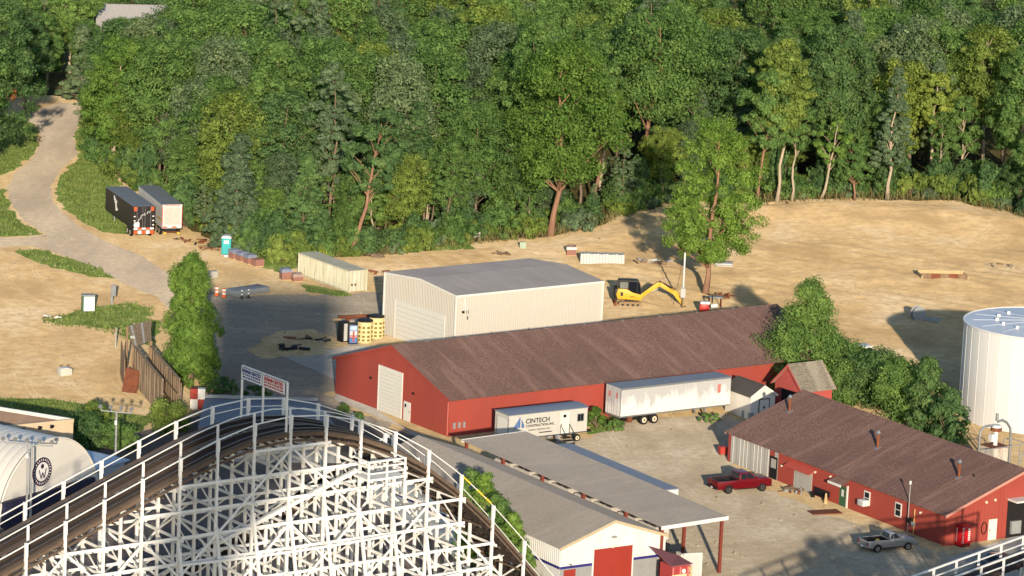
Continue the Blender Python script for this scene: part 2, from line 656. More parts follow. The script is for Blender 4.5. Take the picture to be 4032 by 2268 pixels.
def tufts(polys, density, seed, hmin=.15, hmax=.4):
    rng = np.random.default_rng(seed)
    Vs = []
    for P, s in polys:
        xs, ys = np.array([p[0] for p in P]), np.array([p[1] for p in P])
        area = (xs.max() - xs.min()) * (ys.max() - ys.min())
        n = int(area * density)
        X = rng.uniform(xs.min() - 1, xs.max() + 1, n)
        Y = rng.uniform(ys.min() - 1, ys.max() + 1, n)
        k = (sdist(X, Y, P) + (fbm(X * .6, Y * .6, s, 4) - .5) * 2.4) > .4
        Vs.append(np.stack([X[k], Y[k]], 1))
    C = np.concatenate(Vs)
    n = len(C)
    a = rng.uniform(0, np.pi, n)
    w = rng.uniform(.03, .10, n)
    h = rng.uniform(hmin, hmax, n) * (.5 + fbm(C[:, 0] * .4, C[:, 1] * .4, 3, 2))
    dx, dy = np.cos(a) * w, np.sin(a) * w
    lx, ly = rng.normal(0, .12, n), rng.normal(0, .12, n)
    z = np.full(n, .02)
    v = np.stack([np.stack([C[:, 0] - dx, C[:, 1] - dy, z], 1), np.stack([C[:, 0] + dx, C[:, 1] + dy, z], 1),
                  np.stack([C[:, 0] + dx * .4 + lx, C[:, 1] + dy * .4 + ly, h], 1), np.stack([C[:, 0] - dx * .4 + lx, C[:, 1] - dy * .4 + ly, h * .8], 1)], 1)
    return v.reshape(-1, 3), np.arange(n * 4).reshape(-1, 4)


v, f = tufts(GRASS, 13.0, 2)
o = obj('grass', np_mesh('grass', v, f, M_BLADE))
tag(o, 'short green grass and weeds on the verges', kind='stuff')
# ================================================================== TREES
def leaf_mat(name, base, dark, light, trans=.46):
    t = NT(name)
    t.t.nodes.remove(t.b)
    oi = t.n('ShaderNodeObjectInfo')
    geo = t.n('ShaderNodeNewGeometry')
    n = t.noise(t.coord((1, 1, 1)), .55, 3, .6)
    c = t.ramp(n, [(.30, dark), (.52, base), (.75, light)])
    c2 = t.ramp(oi.outputs['Random'], [(0, (.80, .84, .80, 1)), (.3, (.92, .94, .88, 1)), (.6, (1.05, 1.05, 1.0, 1)), (.85, (1.22, 1.16, 1.0, 1)), (1, (.88, .93, .92, 1))])
    c = t.mix(1.0, c, c2, 'MULTIPLY')
    c3 = t.ramp(geo.outputs['Random Per Island'], [(0, white(.82)), (1, white(1.45))])
    c = t.mix(1.0, c, c3, 'MULTIPLY')
    d = t.n('ShaderNodeBsdfDiffuse')
    tr = t.n('ShaderNodeBsdfTranslucent')
    mx = t.n('ShaderNodeMixShader')
    mx.inputs[0].default_value = trans
    t.l(c, d.inputs[0])
    t.l(t.mix(1.0, c, (1.1, 1.15, .5, 1), 'MULTIPLY'), tr.inputs[0])
    t.l(d.outputs[0], mx.inputs[1])
    t.l(tr.outputs[0], mx.inputs[2])
    t.l(mx.outputs[0], t.out.inputs[0])
    return t.m


LEAF = {
    'mid': leaf_mat('leaves_mid_green', (0.166, 0.270, 0.084, 1), (0.091, 0.165, 0.054, 1), (0.254, 0.356, 0.109, 1)),
    'yellow': leaf_mat('leaves_yellow_green', (0.226, 0.295, 0.073, 1), (0.127, 0.186, 0.050, 1), (0.335, 0.384, 0.105, 1)),
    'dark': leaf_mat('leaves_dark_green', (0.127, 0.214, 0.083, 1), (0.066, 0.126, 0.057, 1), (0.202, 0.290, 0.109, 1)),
    'grey': leaf_mat('leaves_grey_green', (0.173, 0.240, 0.138, 1), (0.101, 0.150, 0.088, 1), (0.252, 0.313, 0.175, 1)),
    'bright': leaf_mat('leaves_fresh_green', (0.180, 0.286, 0.064, 1), (0.086, 0.161, 0.037, 1), (0.289, 0.393, 0.101, 1)),
    'dead': leaf_mat('leaves_brown', (0.350, 0.158, 0.070, 1), (0.228, 0.105, 0.052, 1), (0.455, 0.210, 0.088, 1)),
}
M_BARK = mat('bark_grey_brown', L(128, 110, 92), .95, var=.3, scale=3, stretch=(1, 1, .3), bump=.6, bscale=8, spec=.05)
M_BARKP = mat('bark_pale', L(178, 160, 136), .95, var=.25, scale=3, stretch=(1, 1, .3), bump=.5, bscale=8, spec=.05)
M_BARKR = mat('bark_reddish', L(150, 114, 92), .95, var=.25, scale=3, stretch=(1, 1, .3), bump=.5, bscale=8, spec=.05)


def leaf_cloud(cent, rad, per, size, rng, elong=1.5, out=.8, up=.25, flat=.8):
    """cent (K,3) clump centres, rad (K,) radii -> quads"""
    K = len(cent)
    n = K * per
    c = np.repeat(cent, per, 0)
    r = np.repeat(rad, per)
    d = rng.normal(size=(n, 3))
    d /= np.linalg.norm(d, axis=1, keepdims=True)
    p = c + d * (r * (.25 + .8 * rng.uniform(0, 1, n) ** .55 + rng.normal(0, .10, n)))[:, None] * np.array([1, 1, flat])
    mid = np.array([cent[:, 0].mean(), cent[:, 1].mean(), cent[:, 2].min() * .5 + cent[:, 2].mean() * .5])
    co = p - mid
    co /= np.linalg.norm(co, axis=1, keepdims=True) + 1e-6
    nrm = co * .5 + d * out + rng.normal(size=(n, 3)) * .40 + np.array([0, 0, up * .6])
    nrm /= np.linalg.norm(nrm, axis=1, keepdims=True)
    a = rng.normal(size=(n, 3))
    a -= nrm * (a * nrm).sum(1, keepdims=True)
    a /= np.linalg.norm(a, axis=1, keepdims=True)
    b = np.cross(nrm, a)
    s = size * rng.uniform(.6, 1.35, n)
    a *= (s * elong * .5)[:, None]
    b *= (s * .5)[:, None]
    bend = nrm * (s * .12)[:, None]
    V = np.stack([p - a, p - b * .9 + bend, p + a, p + b * .9 + bend], 1).reshape(-1, 3)
    return V, np.arange(n * 4).reshape(-1, 4)


def make_tree(name, seed, H, cb, rx, leaf, shape='round', clumps=150, per=70, size=.34, bark=M_BARK, tr=.22, lean=(0, 0), limbs=11, cr=(.15, .25), gaps=.0, bare=True):
    """returns (trunk mesh, crown mesh): tapered wandering trunk with limbs; leaves in clumps through the crown"""
    rng = np.random.default_rng(seed)
    mb = MB()
    top = np.array([lean[0], lean[1], H * .9])
    N = 9
    wob = np.cumsum(rng.normal(0, .012 * H, (N, 2)), 0)
    path = [(top[0] * (i / (N - 1)) ** 1.3 + wob[i][0] * (i > 0), top[1] * (i / (N - 1)) ** 1.3 + wob[i][1] * (i > 0), top[2] * i / (N - 1)) for i in range(N)]
    rs = [tr * (1.35 if i == 0 else 1) * (1 - .9 * i / (N - 1)) + .02 for i in range(N)]
    mb.tube(path, rs, 7)
    P = np.array(path)

    def axis(z):
        return np.array([np.interp(z, P[:, 2], P[:, 0]), np.interp(z, P[:, 2], P[:, 1]), z])

    zc = (cb + H) / 2
    hz = (H - cb) / 2

    def prof(t):
        """crown radius at relative height t in 0..1"""
        t = np.clip(t, 0, 1)
        if shape == 'round':
            return np.sqrt(np.clip(1 - (2 * t - 1.0) ** 2, 0, 1)) * .9 + .1
        if shape == 'top':
            return np.clip(.45 + .75 * t, 0, 1) * np.sqrt(np.clip(1 - np.clip((t - .55) / .46, 0, 1) ** 2, 0, 1))
        if shape == 'cone':
            return (1 - t) ** .75 * (.9 + .1 * np.cos(t * 40)) + .05
        if shape == 'column':
            return np.clip(np.minimum(t * 6 + .35, (1 - t) * 2.6 + .12), 0, 1)
        if shape == 'spire':
            return np.clip(np.minimum(t * 5 + .6, (1 - t) * 1.45 + .06), 0, 1)
        if shape == 'egg':
            return np.clip(np.sin(np.pi * np.clip(t * .86 + .12, 0, 1)) ** .7, 0, 1)
        return np.ones_like(t)

    # clump centres through the crown's volume
    K = clumps
    t = rng.uniform(.02, .98, K * 3)
    ang = rng.uniform(0, 2 * np.pi, K * 3)
    lob = 1 + .22 * np.sin(ang * 3 + rng.uniform(0, 6)) + .15 * np.sin(ang * 5 + t * 7 + rng.uniform(0, 6))
    rr = np.sqrt(rng.uniform(.10, 1, K * 3)) * prof(t) * rx * lob
    keep = rng.uniform(0, 1, K * 3) < (.25 + .75 * prof(t))
    if gaps:
        keep &= (fbm(ang * 1.3 + seed, t * 5, seed, 3) > gaps)
    t, ang, rr = t[keep][:K], ang[keep][:K], rr[keep][:K]
    z = cb + t * (H - cb)
    ax = np.array([axis(k) for k in z])
    C = np.stack([ax[:, 0] + rr * np.cos(ang), ax[:, 1] + rr * np.sin(ang), z - .10 * rr], 1)
    if shape == 'cone':
        C[:, 2] -= rr * .25
    rad = rng.uniform(cr[0], cr[1], len(C)) * rx * (1.0 if shape in ('round', 'top', 'egg') else .8)
    V, F = leaf_cloud(C, rad, per, size, rng, flat=.75 if shape != 'cone' else .45)
    # limbs reach for clumps
    order = rng.permutation(len(C))[:limbs]
    for k in order:
        c = C[k]
        z0 = max(cb * .75 if bare else .5, c[2] - rng.uniform(.5, 1.1) * math.hypot(c[0] - axis(c[2])[0], c[1] - axis(c[2])[1]) - .8)
        z0 = min(z0, H * .85)
        a = axis(z0)
        mid = a * .45 + c * .55 + np.array([0, 0, .25])
        r0 = tr * .42 * (1 - .6 * z0 / H)
        mb.tube([a, a * .75 + mid * .25, mid, c], [r0, r0 * .85, r0 * .55, .025], 5)
    tm = mb.mesh(name + '_trunk', bark, True)
    cm = np_mesh(name + '_crown', V, F, leaf)
    return tm, cm


def make_bush(name, seed, H, rx, leaf, clumps=30, per=60, size=.24, shape='egg', elong=1.5, up=.25):
    rng = np.random.default_rng(seed)
    mb = MB()
    t = rng.uniform(.05, .95, clumps)
    pr = {'egg': np.sin(np.pi * (t * .8 + .15)) ** .6, 'column': np.clip(np.minimum(t * 5 + .5, (1 - t) * 2.0 + .15), 0, 1), 'low': np.sqrt(1 - t ** 2)}[shape]
    a = rng.uniform(0, 2 * np.pi, clumps)
    r = np.sqrt(rng.uniform(.05, 1, clumps)) * pr * rx * .85
    C = np.stack([r * np.cos(a), r * np.sin(a), t * H * .92 + .1], 1)
    rad = rng.uniform(.22, .36, clumps) * min(rx, H * .7)
    V, F = leaf_cloud(C, rad, per, size, rng, elong=elong, up=up)
    V[:, 2] = np.abs(V[:, 2])
    for k in range(min(7, clumps)):
        c = C[k]
        mb.tube([(0.1 * math.cos(k), .1 * math.sin(k), 0), (c[0] * .4, c[1] * .4, c[2] * .55), tuple(c)], [.06, .04, .015], 5)
    return mb.mesh(name + '_stem', M_BARK, True), np_mesh(name + '_crown', V, F, leaf)


def put_tree(meshes, name, loc, rz, sc, label, cat='tree', group=None, part='trunk'):
    t = thing(name, label, cat, loc, rz, group)
    t.scale = sc if hasattr(sc, '__len__') else (sc, sc, sc)
    obj(part, meshes[0], t)
    obj('crown', meshes[1], t)
    return t


# --- kinds of forest tree (the heights are nominal; copies are scaled)
KIND = {}
for i, (nm, a) in enumerate({
    'broad_a': dict(H=21, cb=6, rx=5.6, leaf='mid', clumps=190), 'broad_b': dict(H=23, cb=7, rx=6.2, leaf='mid', clumps=210, shape='egg'), 'broad_c': dict(H=19, cb=5, rx=5.4, leaf='yellow', clumps=180),
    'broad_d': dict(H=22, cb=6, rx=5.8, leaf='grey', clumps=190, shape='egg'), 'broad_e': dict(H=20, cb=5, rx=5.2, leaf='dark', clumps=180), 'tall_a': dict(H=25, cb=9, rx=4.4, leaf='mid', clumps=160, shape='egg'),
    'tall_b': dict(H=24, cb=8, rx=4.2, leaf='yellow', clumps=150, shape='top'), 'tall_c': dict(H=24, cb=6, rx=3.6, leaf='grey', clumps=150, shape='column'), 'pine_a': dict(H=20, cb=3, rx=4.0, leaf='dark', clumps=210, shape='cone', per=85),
    'pine_b': dict(H=16, cb=2, rx=3.6, leaf='grey', clumps=110, shape='cone', per=85), 'thin_a': dict(H=20, cb=8, rx=3.4, leaf='mid', clumps=55, shape='egg', bark=M_BARKP, gaps=.35), 'thin_b': dict(H=18, cb=7, rx=3.2, leaf='yellow', clumps=45, shape='top', bark=M_BARKP, gaps=.35),
}.items()):
    a = dict(a)
    a['leaf'] = LEAF[a['leaf']]
    a.setdefault('per', 88)
    KIND[nm] = (make_tree(nm, 100 + i, size=.27, **a), a['H'])
BUSH = [make_bush('bush_a', 201, 3.0, 2.2, LEAF['mid'], 34, 60), make_bush('bush_b', 202, 2.2, 2.4, LEAF['yellow'], 30, 55), make_bush('bush_c', 203, 3.8, 2.0, LEAF['dark'], 36, 60, shape='column'),
        make_bush('bush_d', 204, 1.6, 2.2, LEAF['grey'], 26, 50, shape='low')]

rnd = random.Random(7)
PLACED = []


def clear_of(x, y, dmin):
    return all((x - a) ** 2 + (y - b) ** 2 > (dmin if dmin > c else c) ** 2 for a, b, c in PLACED)


# --- trees one can single out at the front of the woods and on the lot
def hero(name, seed, bx, by, ty, hw, leaf, label, cbf=.3, shape='egg', clumps=190, per=75, size=.36, bark=M_BARK, tr=None, lean_px=0, limbs=14, gaps=0.0, cr=(.15, .24), cat='tree'):
    gpos = O(bx, by)
    H = height_at(bx, by, ty)
    s = ppm(gpos.y)
    rx = hw / s
    me = make_tree(name, seed, H, H * cbf, rx, LEAF[leaf], shape, int(clumps * 1.25), int(per * 1.3), size * .76, bark, tr or (.14 + H * .008), (lean_px / s, 0), limbs, gaps=gaps, cr=cr)
    PLACED.append((gpos.x, gpos.y, rx * .7))
    return put_tree(me, name, gpos, 0, 1, label, cat)


hero('lone_tree', 11, 1773, 745, 285, 126, 'bright', 'tall leafy tree standing alone on the tan dirt lot', cbf=.2, shape='egg', clumps=200, per=110, size=.26, bark=M_BARKR, tr=.34, lean_px=-12, gaps=.38, cr=(.12, .19))
hero('sycamore_tree', 12, 1385, 594, 98, 150, 'bright', 'large spreading tree with long pinkish trunk at the forest edge', cbf=.30, shape='egg', clumps=190, per=80, bark=M_BARKR, tr=.40, lean_px=15, limbs=26, gaps=.36)
hero('leaning_tree', 13, 880, 640, 268, 78, 'dark', 'thin dark tree with bare leaning trunk behind the cream container', cbf=.42, shape='round', clumps=70, per=70, bark=M_BARKR, tr=.30, lean_px=42, gaps=.4)
hero('forked_tree', 14, 1628, 470, 20, 150, 'mid', 'tall tree with dark forked trunk beside the gap in the woods', cbf=.42, shape='top', clumps=150, per=80, bark=M_BARKR, tr=.42, limbs=18, gaps=.3)
hero('slender_tree', 15, 1418, 562, 240, 60, 'mid', 'slender tree with reddish trunk right of the large spreading tree', cbf=.5, shape='top', clumps=50, per=70, bark=M_BARKR, tr=.22, gaps=.3)
hero('slender_tree', 16, 1493, 520, 190, 75, 'yellow', 'slim yellow green tree between spreading tree and dark gap', cbf=.45, shape='top', clumps=60, per=70, bark=M_BARKR, tr=.22, gaps=.3)
hero('slender_tree', 17, 1155, 572, 300, 85, 'mid', 'tree with pale bare trunk above the rail fence', cbf=.36, shape='egg', clumps=80, per=70, bark=M_BARKP, tr=.26, lean_px=10, gaps=.33)
hero('slender_tree', 18, 1075, 560, 330, 60, 'dark', 'small dark leaning tree left of the rail fence', cbf=.4, shape='top', clumps=50, per=70, bark=M_BARKP, tr=.2, lean_px=30, gaps=.3)
hero('tall_tree', 19, 1030, 500, 130, 105, 'grey', 'tall pale trunked tree rising behind the leaning tree', cbf=.40, shape='top', clumps=110, per=80, bark=M_BARKP, tr=.3, limbs=16, gaps=.3)
hero('tall_tree', 20, 1265, 520, 180, 95, 'mid', 'tall round tree left of the large spreading tree', cbf=.35, shape='egg', clumps=110, per=80, bark=M_BARK, tr=.28, gaps=.25)
hero('pine_tree', 21, 600, 622, 330, 85, 'grey', 'layered pale pine tree behind the portable toilet', cbf=.08, shape='cone', clumps=210, per=60, size=.34, bark=M_BARK, tr=.2)
hero('pine_tree', 22, 760, 640, 380, 80, 'dark', 'dark bushy evergreen left of the leaning tree', cbf=.06, shape='cone', clumps=190, per=60, size=.34, tr=.2)
hero('bare_limbed_tree', 23, 540, 500, 190, 85, 'grey', 'dull green tree with pale bare limbs above the trailers', cbf=.42, shape='round', clumps=80, per=60, bark=M_BARKP, tr=.28, limbs=26, gaps=.4)
hero('tall_tree', 24, 285, 430, 85, 85, 'bright', 'tall bright tree with thin pale trunk beside the winding road', cbf=.22, shape='egg', clumps=190, per=75, bark=M_BARKP, tr=.24, limbs=14, gaps=.2)
hero('tall_tree', 25, 660, 560, 95, 90, 'mid', 'tall green tree behind the layered pine', cbf=.3, shape='egg', clumps=210, per=75, bark=M_BARKP, tr=.3, gaps=.2)
hero('tall_tree', 26, 820, 520, 105, 120, 'mid', 'broad rounded tree with full crown left of the pale trunked tree', cbf=.3, shape='egg', clumps=160, per=80, tr=.3, gaps=.15)
# right-hand edge
hero('edge_tree', 31, 1905, 510, 170, 70, 'mid', 'leafy tree with thin pinkish trunk right of the lone tree', cbf=.42, shape='egg', clumps=80, per=70, bark=M_BARKR, tr=.2, limbs=14, gaps=.3)
hero('edge_tree', 32, 1955, 508, 95, 75, 'yellow', 'tall yellow green tree with slim trunk at the lot edge', cbf=.45, shape='egg', clumps=150, per=70, bark=M_BARKP, tr=.24, limbs=14, gaps=.3)
hero('edge_tree', 33, 1992, 506, 250, 55, 'mid', 'slim tree with wavy pale trunk at the lot edge', cbf=.5, shape='top', clumps=45, per=70, bark=M_BARKP, tr=.18, gaps=.35)
hero('edge_tree', 34, 2066, 500, 290, 45, 'bright', 'small bright tree on a pale slanting trunk at the lot edge', cbf=.45, shape='column', clumps=40, per=70, bark=M_BARKP, tr=.2, lean_px=22, gaps=.3)
hero('edge_tree', 35, 2232, 502, 165, 62, 'grey', 'tall pine like tree with layered boughs and pale trunk', cbf=.28, shape='cone', clumps=150, per=60, bark=M_BARKP, tr=.24, gaps=.25)
hero('edge_tree', 36, 2338, 478, 180, 52, 'yellow', 'bright crowned tree on a pale forked trunk', cbf=.5, shape='top', clumps=70, per=75, bark=M_BARKP, tr=.26, limbs=12, gaps=.2)
hero('edge_tree', 37, 2420, 480, 240, 55, 'mid', 'thin green tree right of the pale forked trunk', cbf=.42, shape='egg', clumps=60, per=70, bark=M_BARKP, tr=.18, gaps=.3)
hero('edge_tree', 38, 2555, 520, 120, 80, 'mid', 'leafy tree with low bare branches at the right edge', cbf=.35, shape='egg', clumps=160, per=75, bark=M_BARKP, tr=.24, limbs=24, gaps=.3)
hero('edge_tree', 39, 2150, 504, 330, 60, 'mid', 'low dark leafed tree at the lot edge with twin leaning trunks', cbf=.3, shape='egg', clumps=60, per=70, bark=M_BARKR, tr=.16, lean_px=-14, gaps=.2)
hero('edge_tree', 40, 2480, 470, 60, 90, 'yellow', 'tall pale yellow tree near the top right corner', cbf=.45, shape='egg', clumps=190, per=75, bark=M_BARKP, tr=.26, limbs=26, gaps=.35)
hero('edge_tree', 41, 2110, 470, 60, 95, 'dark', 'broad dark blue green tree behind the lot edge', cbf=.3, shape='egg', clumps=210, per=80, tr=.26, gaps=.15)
hero('edge_tree', 42, 2280, 440, 40, 110, 'grey', 'large dull grey green oak near the upper right', cbf=.35, shape='round', clumps=140, per=80, tr=.3, limbs=22, gaps=.25)
# left of the road
hero('roadside_tree', 51, -25, 420, -60, 110, 'dark', 'large dark tree at the left frame edge beside the road', cbf=.12, shape='egg', clumps=210, per=80, tr=.34, gaps=.1)
hero('roadside_tree', 53, 60, 290, 20, 60, 'dark', 'tall shadowed tree where the road enters the woods', cbf=.2, shape='egg', clumps=150, per=70, tr=.26)
hero('roadside_tree', 54, 205, 250, 60, 65, 'grey', 'grey green spruce overhanging the upper road', cbf=.05, shape='cone', clumps=110, per=65, tr=.2)
hero('roadside_tree', 55, 175, 200, -20, 70, 'mid', 'tree with pale forked trunks behind the road bend', cbf=.45, shape='top', clumps=80, per=70, bark=M_BARKP, tr=.26, limbs=18, gaps=.2)
hero('roadside_tree', 56, 115, 240, 30, 50, 'mid', 'green tree between forked trunks and shadowed tree', cbf=.25, shape='egg', clumps=70, per=70, tr=.2)

# --- the mass of the woods behind
names = list(KIND)
wts = [16, 16, 10, 12, 9, 10, 6, 6, 6, 4, 3, 2]
HX0, HX1 = O(200, 25, 10).x, O(470, 25, 10).x
n_forest = 0
FOREST_LABEL = {'broad': 'broad leafy deciduous tree within the dense forest canopy', 'tall': 'tall narrow crowned tree within the dense forest canopy', 'pine': 'dark conical evergreen within the dense forest canopy',
                'thin': 'thin pale trunked tree within the dense forest'}
cand = []
yy = 470.0
while yy < 690:
    xx = -105.0 + rnd.uniform(0, 5)
    while xx < 105:
        cand.append((xx + rnd.uniform(-2.4, 2.4), yy + rnd.uniform(-2.2, 2.2)))
        xx += 8.2
    yy += 7.6
SEEN = np.zeros((190, 340), bool)          # what nearer crowns already hide, in coarse photo cells
for (x, y) in sorted(cand, key=lambda c: c[1]):
    bx, by = proj((x, y, 0))
    if bx < -110 or bx > 2690 or by > woods_line(bx) - 7:
        continue
    if bx < 250 and by > 225:
        continue
    depth = woods_line(bx) - by
    k = rnd.choices(names, wts)[0]
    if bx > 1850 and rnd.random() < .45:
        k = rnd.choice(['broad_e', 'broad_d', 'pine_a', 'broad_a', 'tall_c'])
    if depth < 40 and rnd.random() < .5:
        k = rnd.choice(['thin_a', 'thin_b', 'tall_a', 'tall_c', 'broad_c'])
    me, H0 = KIND[k]
    Ht = H0 * rnd.uniform(.8, 1.08)
    if depth < 40:
        Ht *= rnd.uniform(.55, .9)
    if HX0 - 3 < x < HX1 + 3 and 535 < y < 618:       # lower growth before the far house
        Ht = min(Ht, max(6.0, (proj((x, y, 0))[1] - 48) / (proj((x, y, 0))[1] - proj((x, y, 1))[1])))
    ty = proj((x, y, Ht))[1]
    if ty > 600 or proj((x, y, Ht * .45))[1] < -5 or not clear_of(x, y, 2.4):
        continue
    # the dark gap beside the forked tree
    if 1530 < bx < 1660 and 430 < by < 540 and rnd.random() < .8:
        continue
    sc = Ht / H0
    pm = ppm(y)
    cx0, cy0 = proj((x, y, Ht * .64))
    ry_, rx_ = Ht * .36 * pm, 4.6 * sc * pm
    gy, gx = np.mgrid[0:190, 0:340]
    cell = (((gx * 8 - 80 - cx0) / rx_) ** 2 + ((gy * 8 - 0 - cy0) / ry_) ** 2 < 1)
    inview = cell & (gx * 8 - 80 > -10) & (gx * 8 - 80 < 2586)
    new = (inview & ~SEEN).sum()
    if new < 9:
        continue
    SEEN |= (((gx * 8 - 80 - cx0) / (rx_ * .8)) ** 2 + ((gy * 8 - cy0) / (ry_ * .85)) ** 2 < 1)
    t = put_tree(me, 'forest_tree', (x, y, 0), rnd.uniform(0, 6.28), (sc * rnd.uniform(.9, 1.15), sc * rnd.uniform(.9, 1.15), sc), FOREST_LABEL[k.split('_')[0]], 'tree', 'forest trees: ' + k.split('_')[0])
    PLACED.append((x, y, 2.4))
    n_forest += 1
print('forest trees', n_forest)

# --- undergrowth along the edge of the woods
n_b = 0
for i in range(230):
    bx = rnd.uniform(215, 2620)
    by = woods_line(bx) - rnd.uniform(-1, 24) - (6 if bx > 1850 else 0)
    if 1560 < bx < 1640 and rnd.random() < .5:
        continue
    p = O(bx, by)
    me = rnd.choice(BUSH)
    s = rnd.uniform(.6, 1.35)
    put_tree(me, 'forest_shrub', p, rnd.uniform(0, 6.28), (s, s, s * rnd.uniform(.8, 1.5)), 'leafy shrub in the undergrowth along the forest edge', 'shrub', 'undergrowth shrubs along the forest edge', 'stem')
    n_b += 1

for i in range(74):
    bx = rnd.uniform(215, 1900) if rnd.random() < .8 else rnd.uniform(1900, 2640)
    by = woods_line(bx) - rnd.uniform(6, 62) - (8 if bx > 1850 else 0)
    if 1540 < bx < 1655 and by < 520:
        continue
    p = O(bx, by)
    kk = rnd.choice(['broad_a', 'broad_c', 'broad_d', 'tall_a', 'tall_c', 'pine_b', 'thin_a', 'broad_e'])
    s = rnd.uniform(.28, .52)
    put_tree(KIND[kk][0], 'sapling', p, rnd.uniform(0, 6.28), (s * 1.15, s * 1.15, s), 'young understorey tree just inside the forest edge', 'tree', 'understorey trees along the forest edge')

# dry stalks and reeds at the foot of the trees
M_STALK = mat('dry_stalks', L(138, 126, 82), .95, var=.3, scale=2, spec=.05)
rng = np.random.default_rng(77)
st = []
for i in range(3200):
    bx = rng.uniform(560, 2620)
    by = woods_line(bx) - rng.uniform(-3, 12)
    p = O(bx, by)
    st.append((p.x, p.y, rng.uniform(.3, 1.4)))
st = np.array(st)
n = len(st)
a = rng.uniform(0, np.pi, n)
lx, ly = rng.normal(0, .35, n), rng.normal(0, .35, n)
w = .035
V = np.stack([np.stack([st[:, 0] - w * np.cos(a), st[:, 1] - w * np.sin(a), 0 * a], 1), np.stack([st[:, 0] + w * np.cos(a), st[:, 1] + w * np.sin(a), 0 * a], 1),
              np.stack([st[:, 0] + lx + w * .5, st[:, 1] + ly, st[:, 2]], 1), np.stack([st[:, 0] + lx - w * .5, st[:, 1] + ly, st[:, 2] * .98], 1)], 1).reshape(-1, 3)
o = obj('dry_stalks', np_mesh('dry_stalks', V, np.arange(n * 4).reshape(-1, 4), M_STALK))
tag(o, 'dry reeds and stalks along the foot of the woods', kind='stuff')

# --- bushes and trees in the yard
def yard_tree(name, seed, bx, by, H, rx, leaf, label, shape='column', clumps=80, per=110, size=.2, cb=.3, cat='tree', elong=1.6):
    gpos = O(bx, by)
    me = make_tree(name, seed, H, cb, rx, LEAF[leaf], shape, clumps, per, size, M_BARK, .16, (0, 0), 8, cr=(.2, .32), bare=False)
    return put_tree(me, name, gpos, 0, 1, label, cat)


def yard_bush(seed, bx, by, H, rx, leaf, label, shape='egg', clumps=40, per=90, size=.2):
    return put_tree(make_bush('bush', seed, H, rx, LEAF[leaf], clumps, per, size, shape), 'bush', O(bx, by), 0, 1, label, 'bush', None, 'stem')


# two-tiered evergreen before the yard
g0 = O(482, 968)
s0 = ppm(g0.y)
rng = np.random.default_rng(5)
cl, ra = [], []
for k in range(330):
    z = rng.uniform(.02, 1) ** .9
    hw = np.interp(z, [0, .06, .2, .45, .62, .70, .82, .93, 1], [60, 78, 82, 80, 66, 54, 58, 40, 8])
    cx = np.interp(z, [0, .5, .75, 1], [2, 0, -12, -8])
    a = rng.uniform(0, 6.28)
    r = np.sqrt(rng.uniform(.2, 1)) * hw / s0 * .84 * (1 + .16 * math.sin(a * 4 + z * 17) + rng.normal(0, .09))
    cl.append((cx / s0 + r * math.cos(a), r * math.sin(a), z * height_at(482, 968, 640) * .97))
    ra.append(rng.uniform(.3, .7))
V, F = leaf_cloud(np.array(cl), np.array(ra), 90, .15, rng, elong=3.0, up=.1, flat=1.5)
V[:, 2] = np.abs(V[:, 2])
put_tree((MB().tube([(0, 0, 0), (0, 0, 6), (-.3, 0, 11)], [.2, .12, .03], 7).mesh('evergreen_trunk', M_BARK, True), np_mesh('evergreen_crown', V, F, LEAF['bright'])), 'evergreen_tree', g0, 0, 1,
         'tall dense evergreen between wooden ramp and asphalt yard', 'tree')

yard_tree('magnolia_tree', 61, 2026, 990, 12.4, 4.9, 'mid', 'dense cone shaped broadleaf tree at the far end of the barn', 'spire', 320, 150, .17, cb=.1)
yard_bush(62, 2120, 990, 6.6, 3.0, 'mid', 'leafy bush right of the cone shaped tree', clumps=90, per=150, size=.17)
yard_bush(63, 2195, 1020, 6.2, 3.6, 'dark', 'wide vine covered bush behind the small red shed', clumps=110, per=150, size=.17)
yard_bush(64, 2265, 1055, 6.6, 3.4, 'mid', 'rounded bush behind the ridge of the long red building', clumps=110, per=150, size=.17)
yard_bush(65, 2328, 1090, 8.6, 2.2, 'dark', 'columnar hedge bush left of the white tank', 'column', 100, 100, .22)
yard_bush(66, 2385, 1125, 6.4, 2.0, 'dark', 'dark hedge in the shade of the white tank', 'column', 70, 90, .22)
yard_bush(67, 2110, 1015, 4.6, 2.6, 'mid', 'low bush beside the weathered shed roof', clumps=60, per=150, size=.17)
yard_bush(68, 1955, 985, 4.2, 1.7, 'mid', 'climbing bush at the corner of the barn', clumps=36, per=150, size=.17)
yard_bush(69, 2225, 1000, 5.0, 2.6, 'dark', 'dark bush between the vine covered bush and the dirt lot', clumps=60, per=150, size=.17)
yard_bush(70, 425, 1085, 3.4, 2.3, 'yellow', 'yellow green bush before the wooden ramp', clumps=50, per=110, size=.16)
yard_bush(71, 240, 1080, 3.0, 1.5, 'yellow', 'light green bush under the floodlight pole', clumps=36, per=100, size=.16)
yard_bush(72, 215, 1125, 3.6, 2.4, 'dark', 'dark bush beside the brown roofed building', clumps=50, per=90, size=.18)
yard_bush(73, 300, 1130, 2.6, 2.2, 'mid', 'green bush at the foot of the floodlight pole', clumps=40, per=90, size=.18)
yard_bush(74, 560, 990, 1.6, 2.2, 'dark', 'low dark scrub below the evergreen', 'low', 34, 80, .16)
yard_bush(75, 650, 1002, 1.3, 2.0, 'dark', 'low dark scrub beside the asphalt yard', 'low', 30, 80, .16)
yard_bush(76, 862, 1046, 1.2, .9, 'mid', 'small round shrub left of the barn roll door', clumps=16, per=80, size=.14)
yard_bush(77, 900, 1062, 1.0, .8, 'dark', 'small dark shrub at the foot of the barn gable', clumps=14, per=80, size=.14)
yard_bush(78, 1500, 1078, 2.4, 1.1, 'bright', 'tall weeds beside the office trailer', 'column', 22, 80, .16)
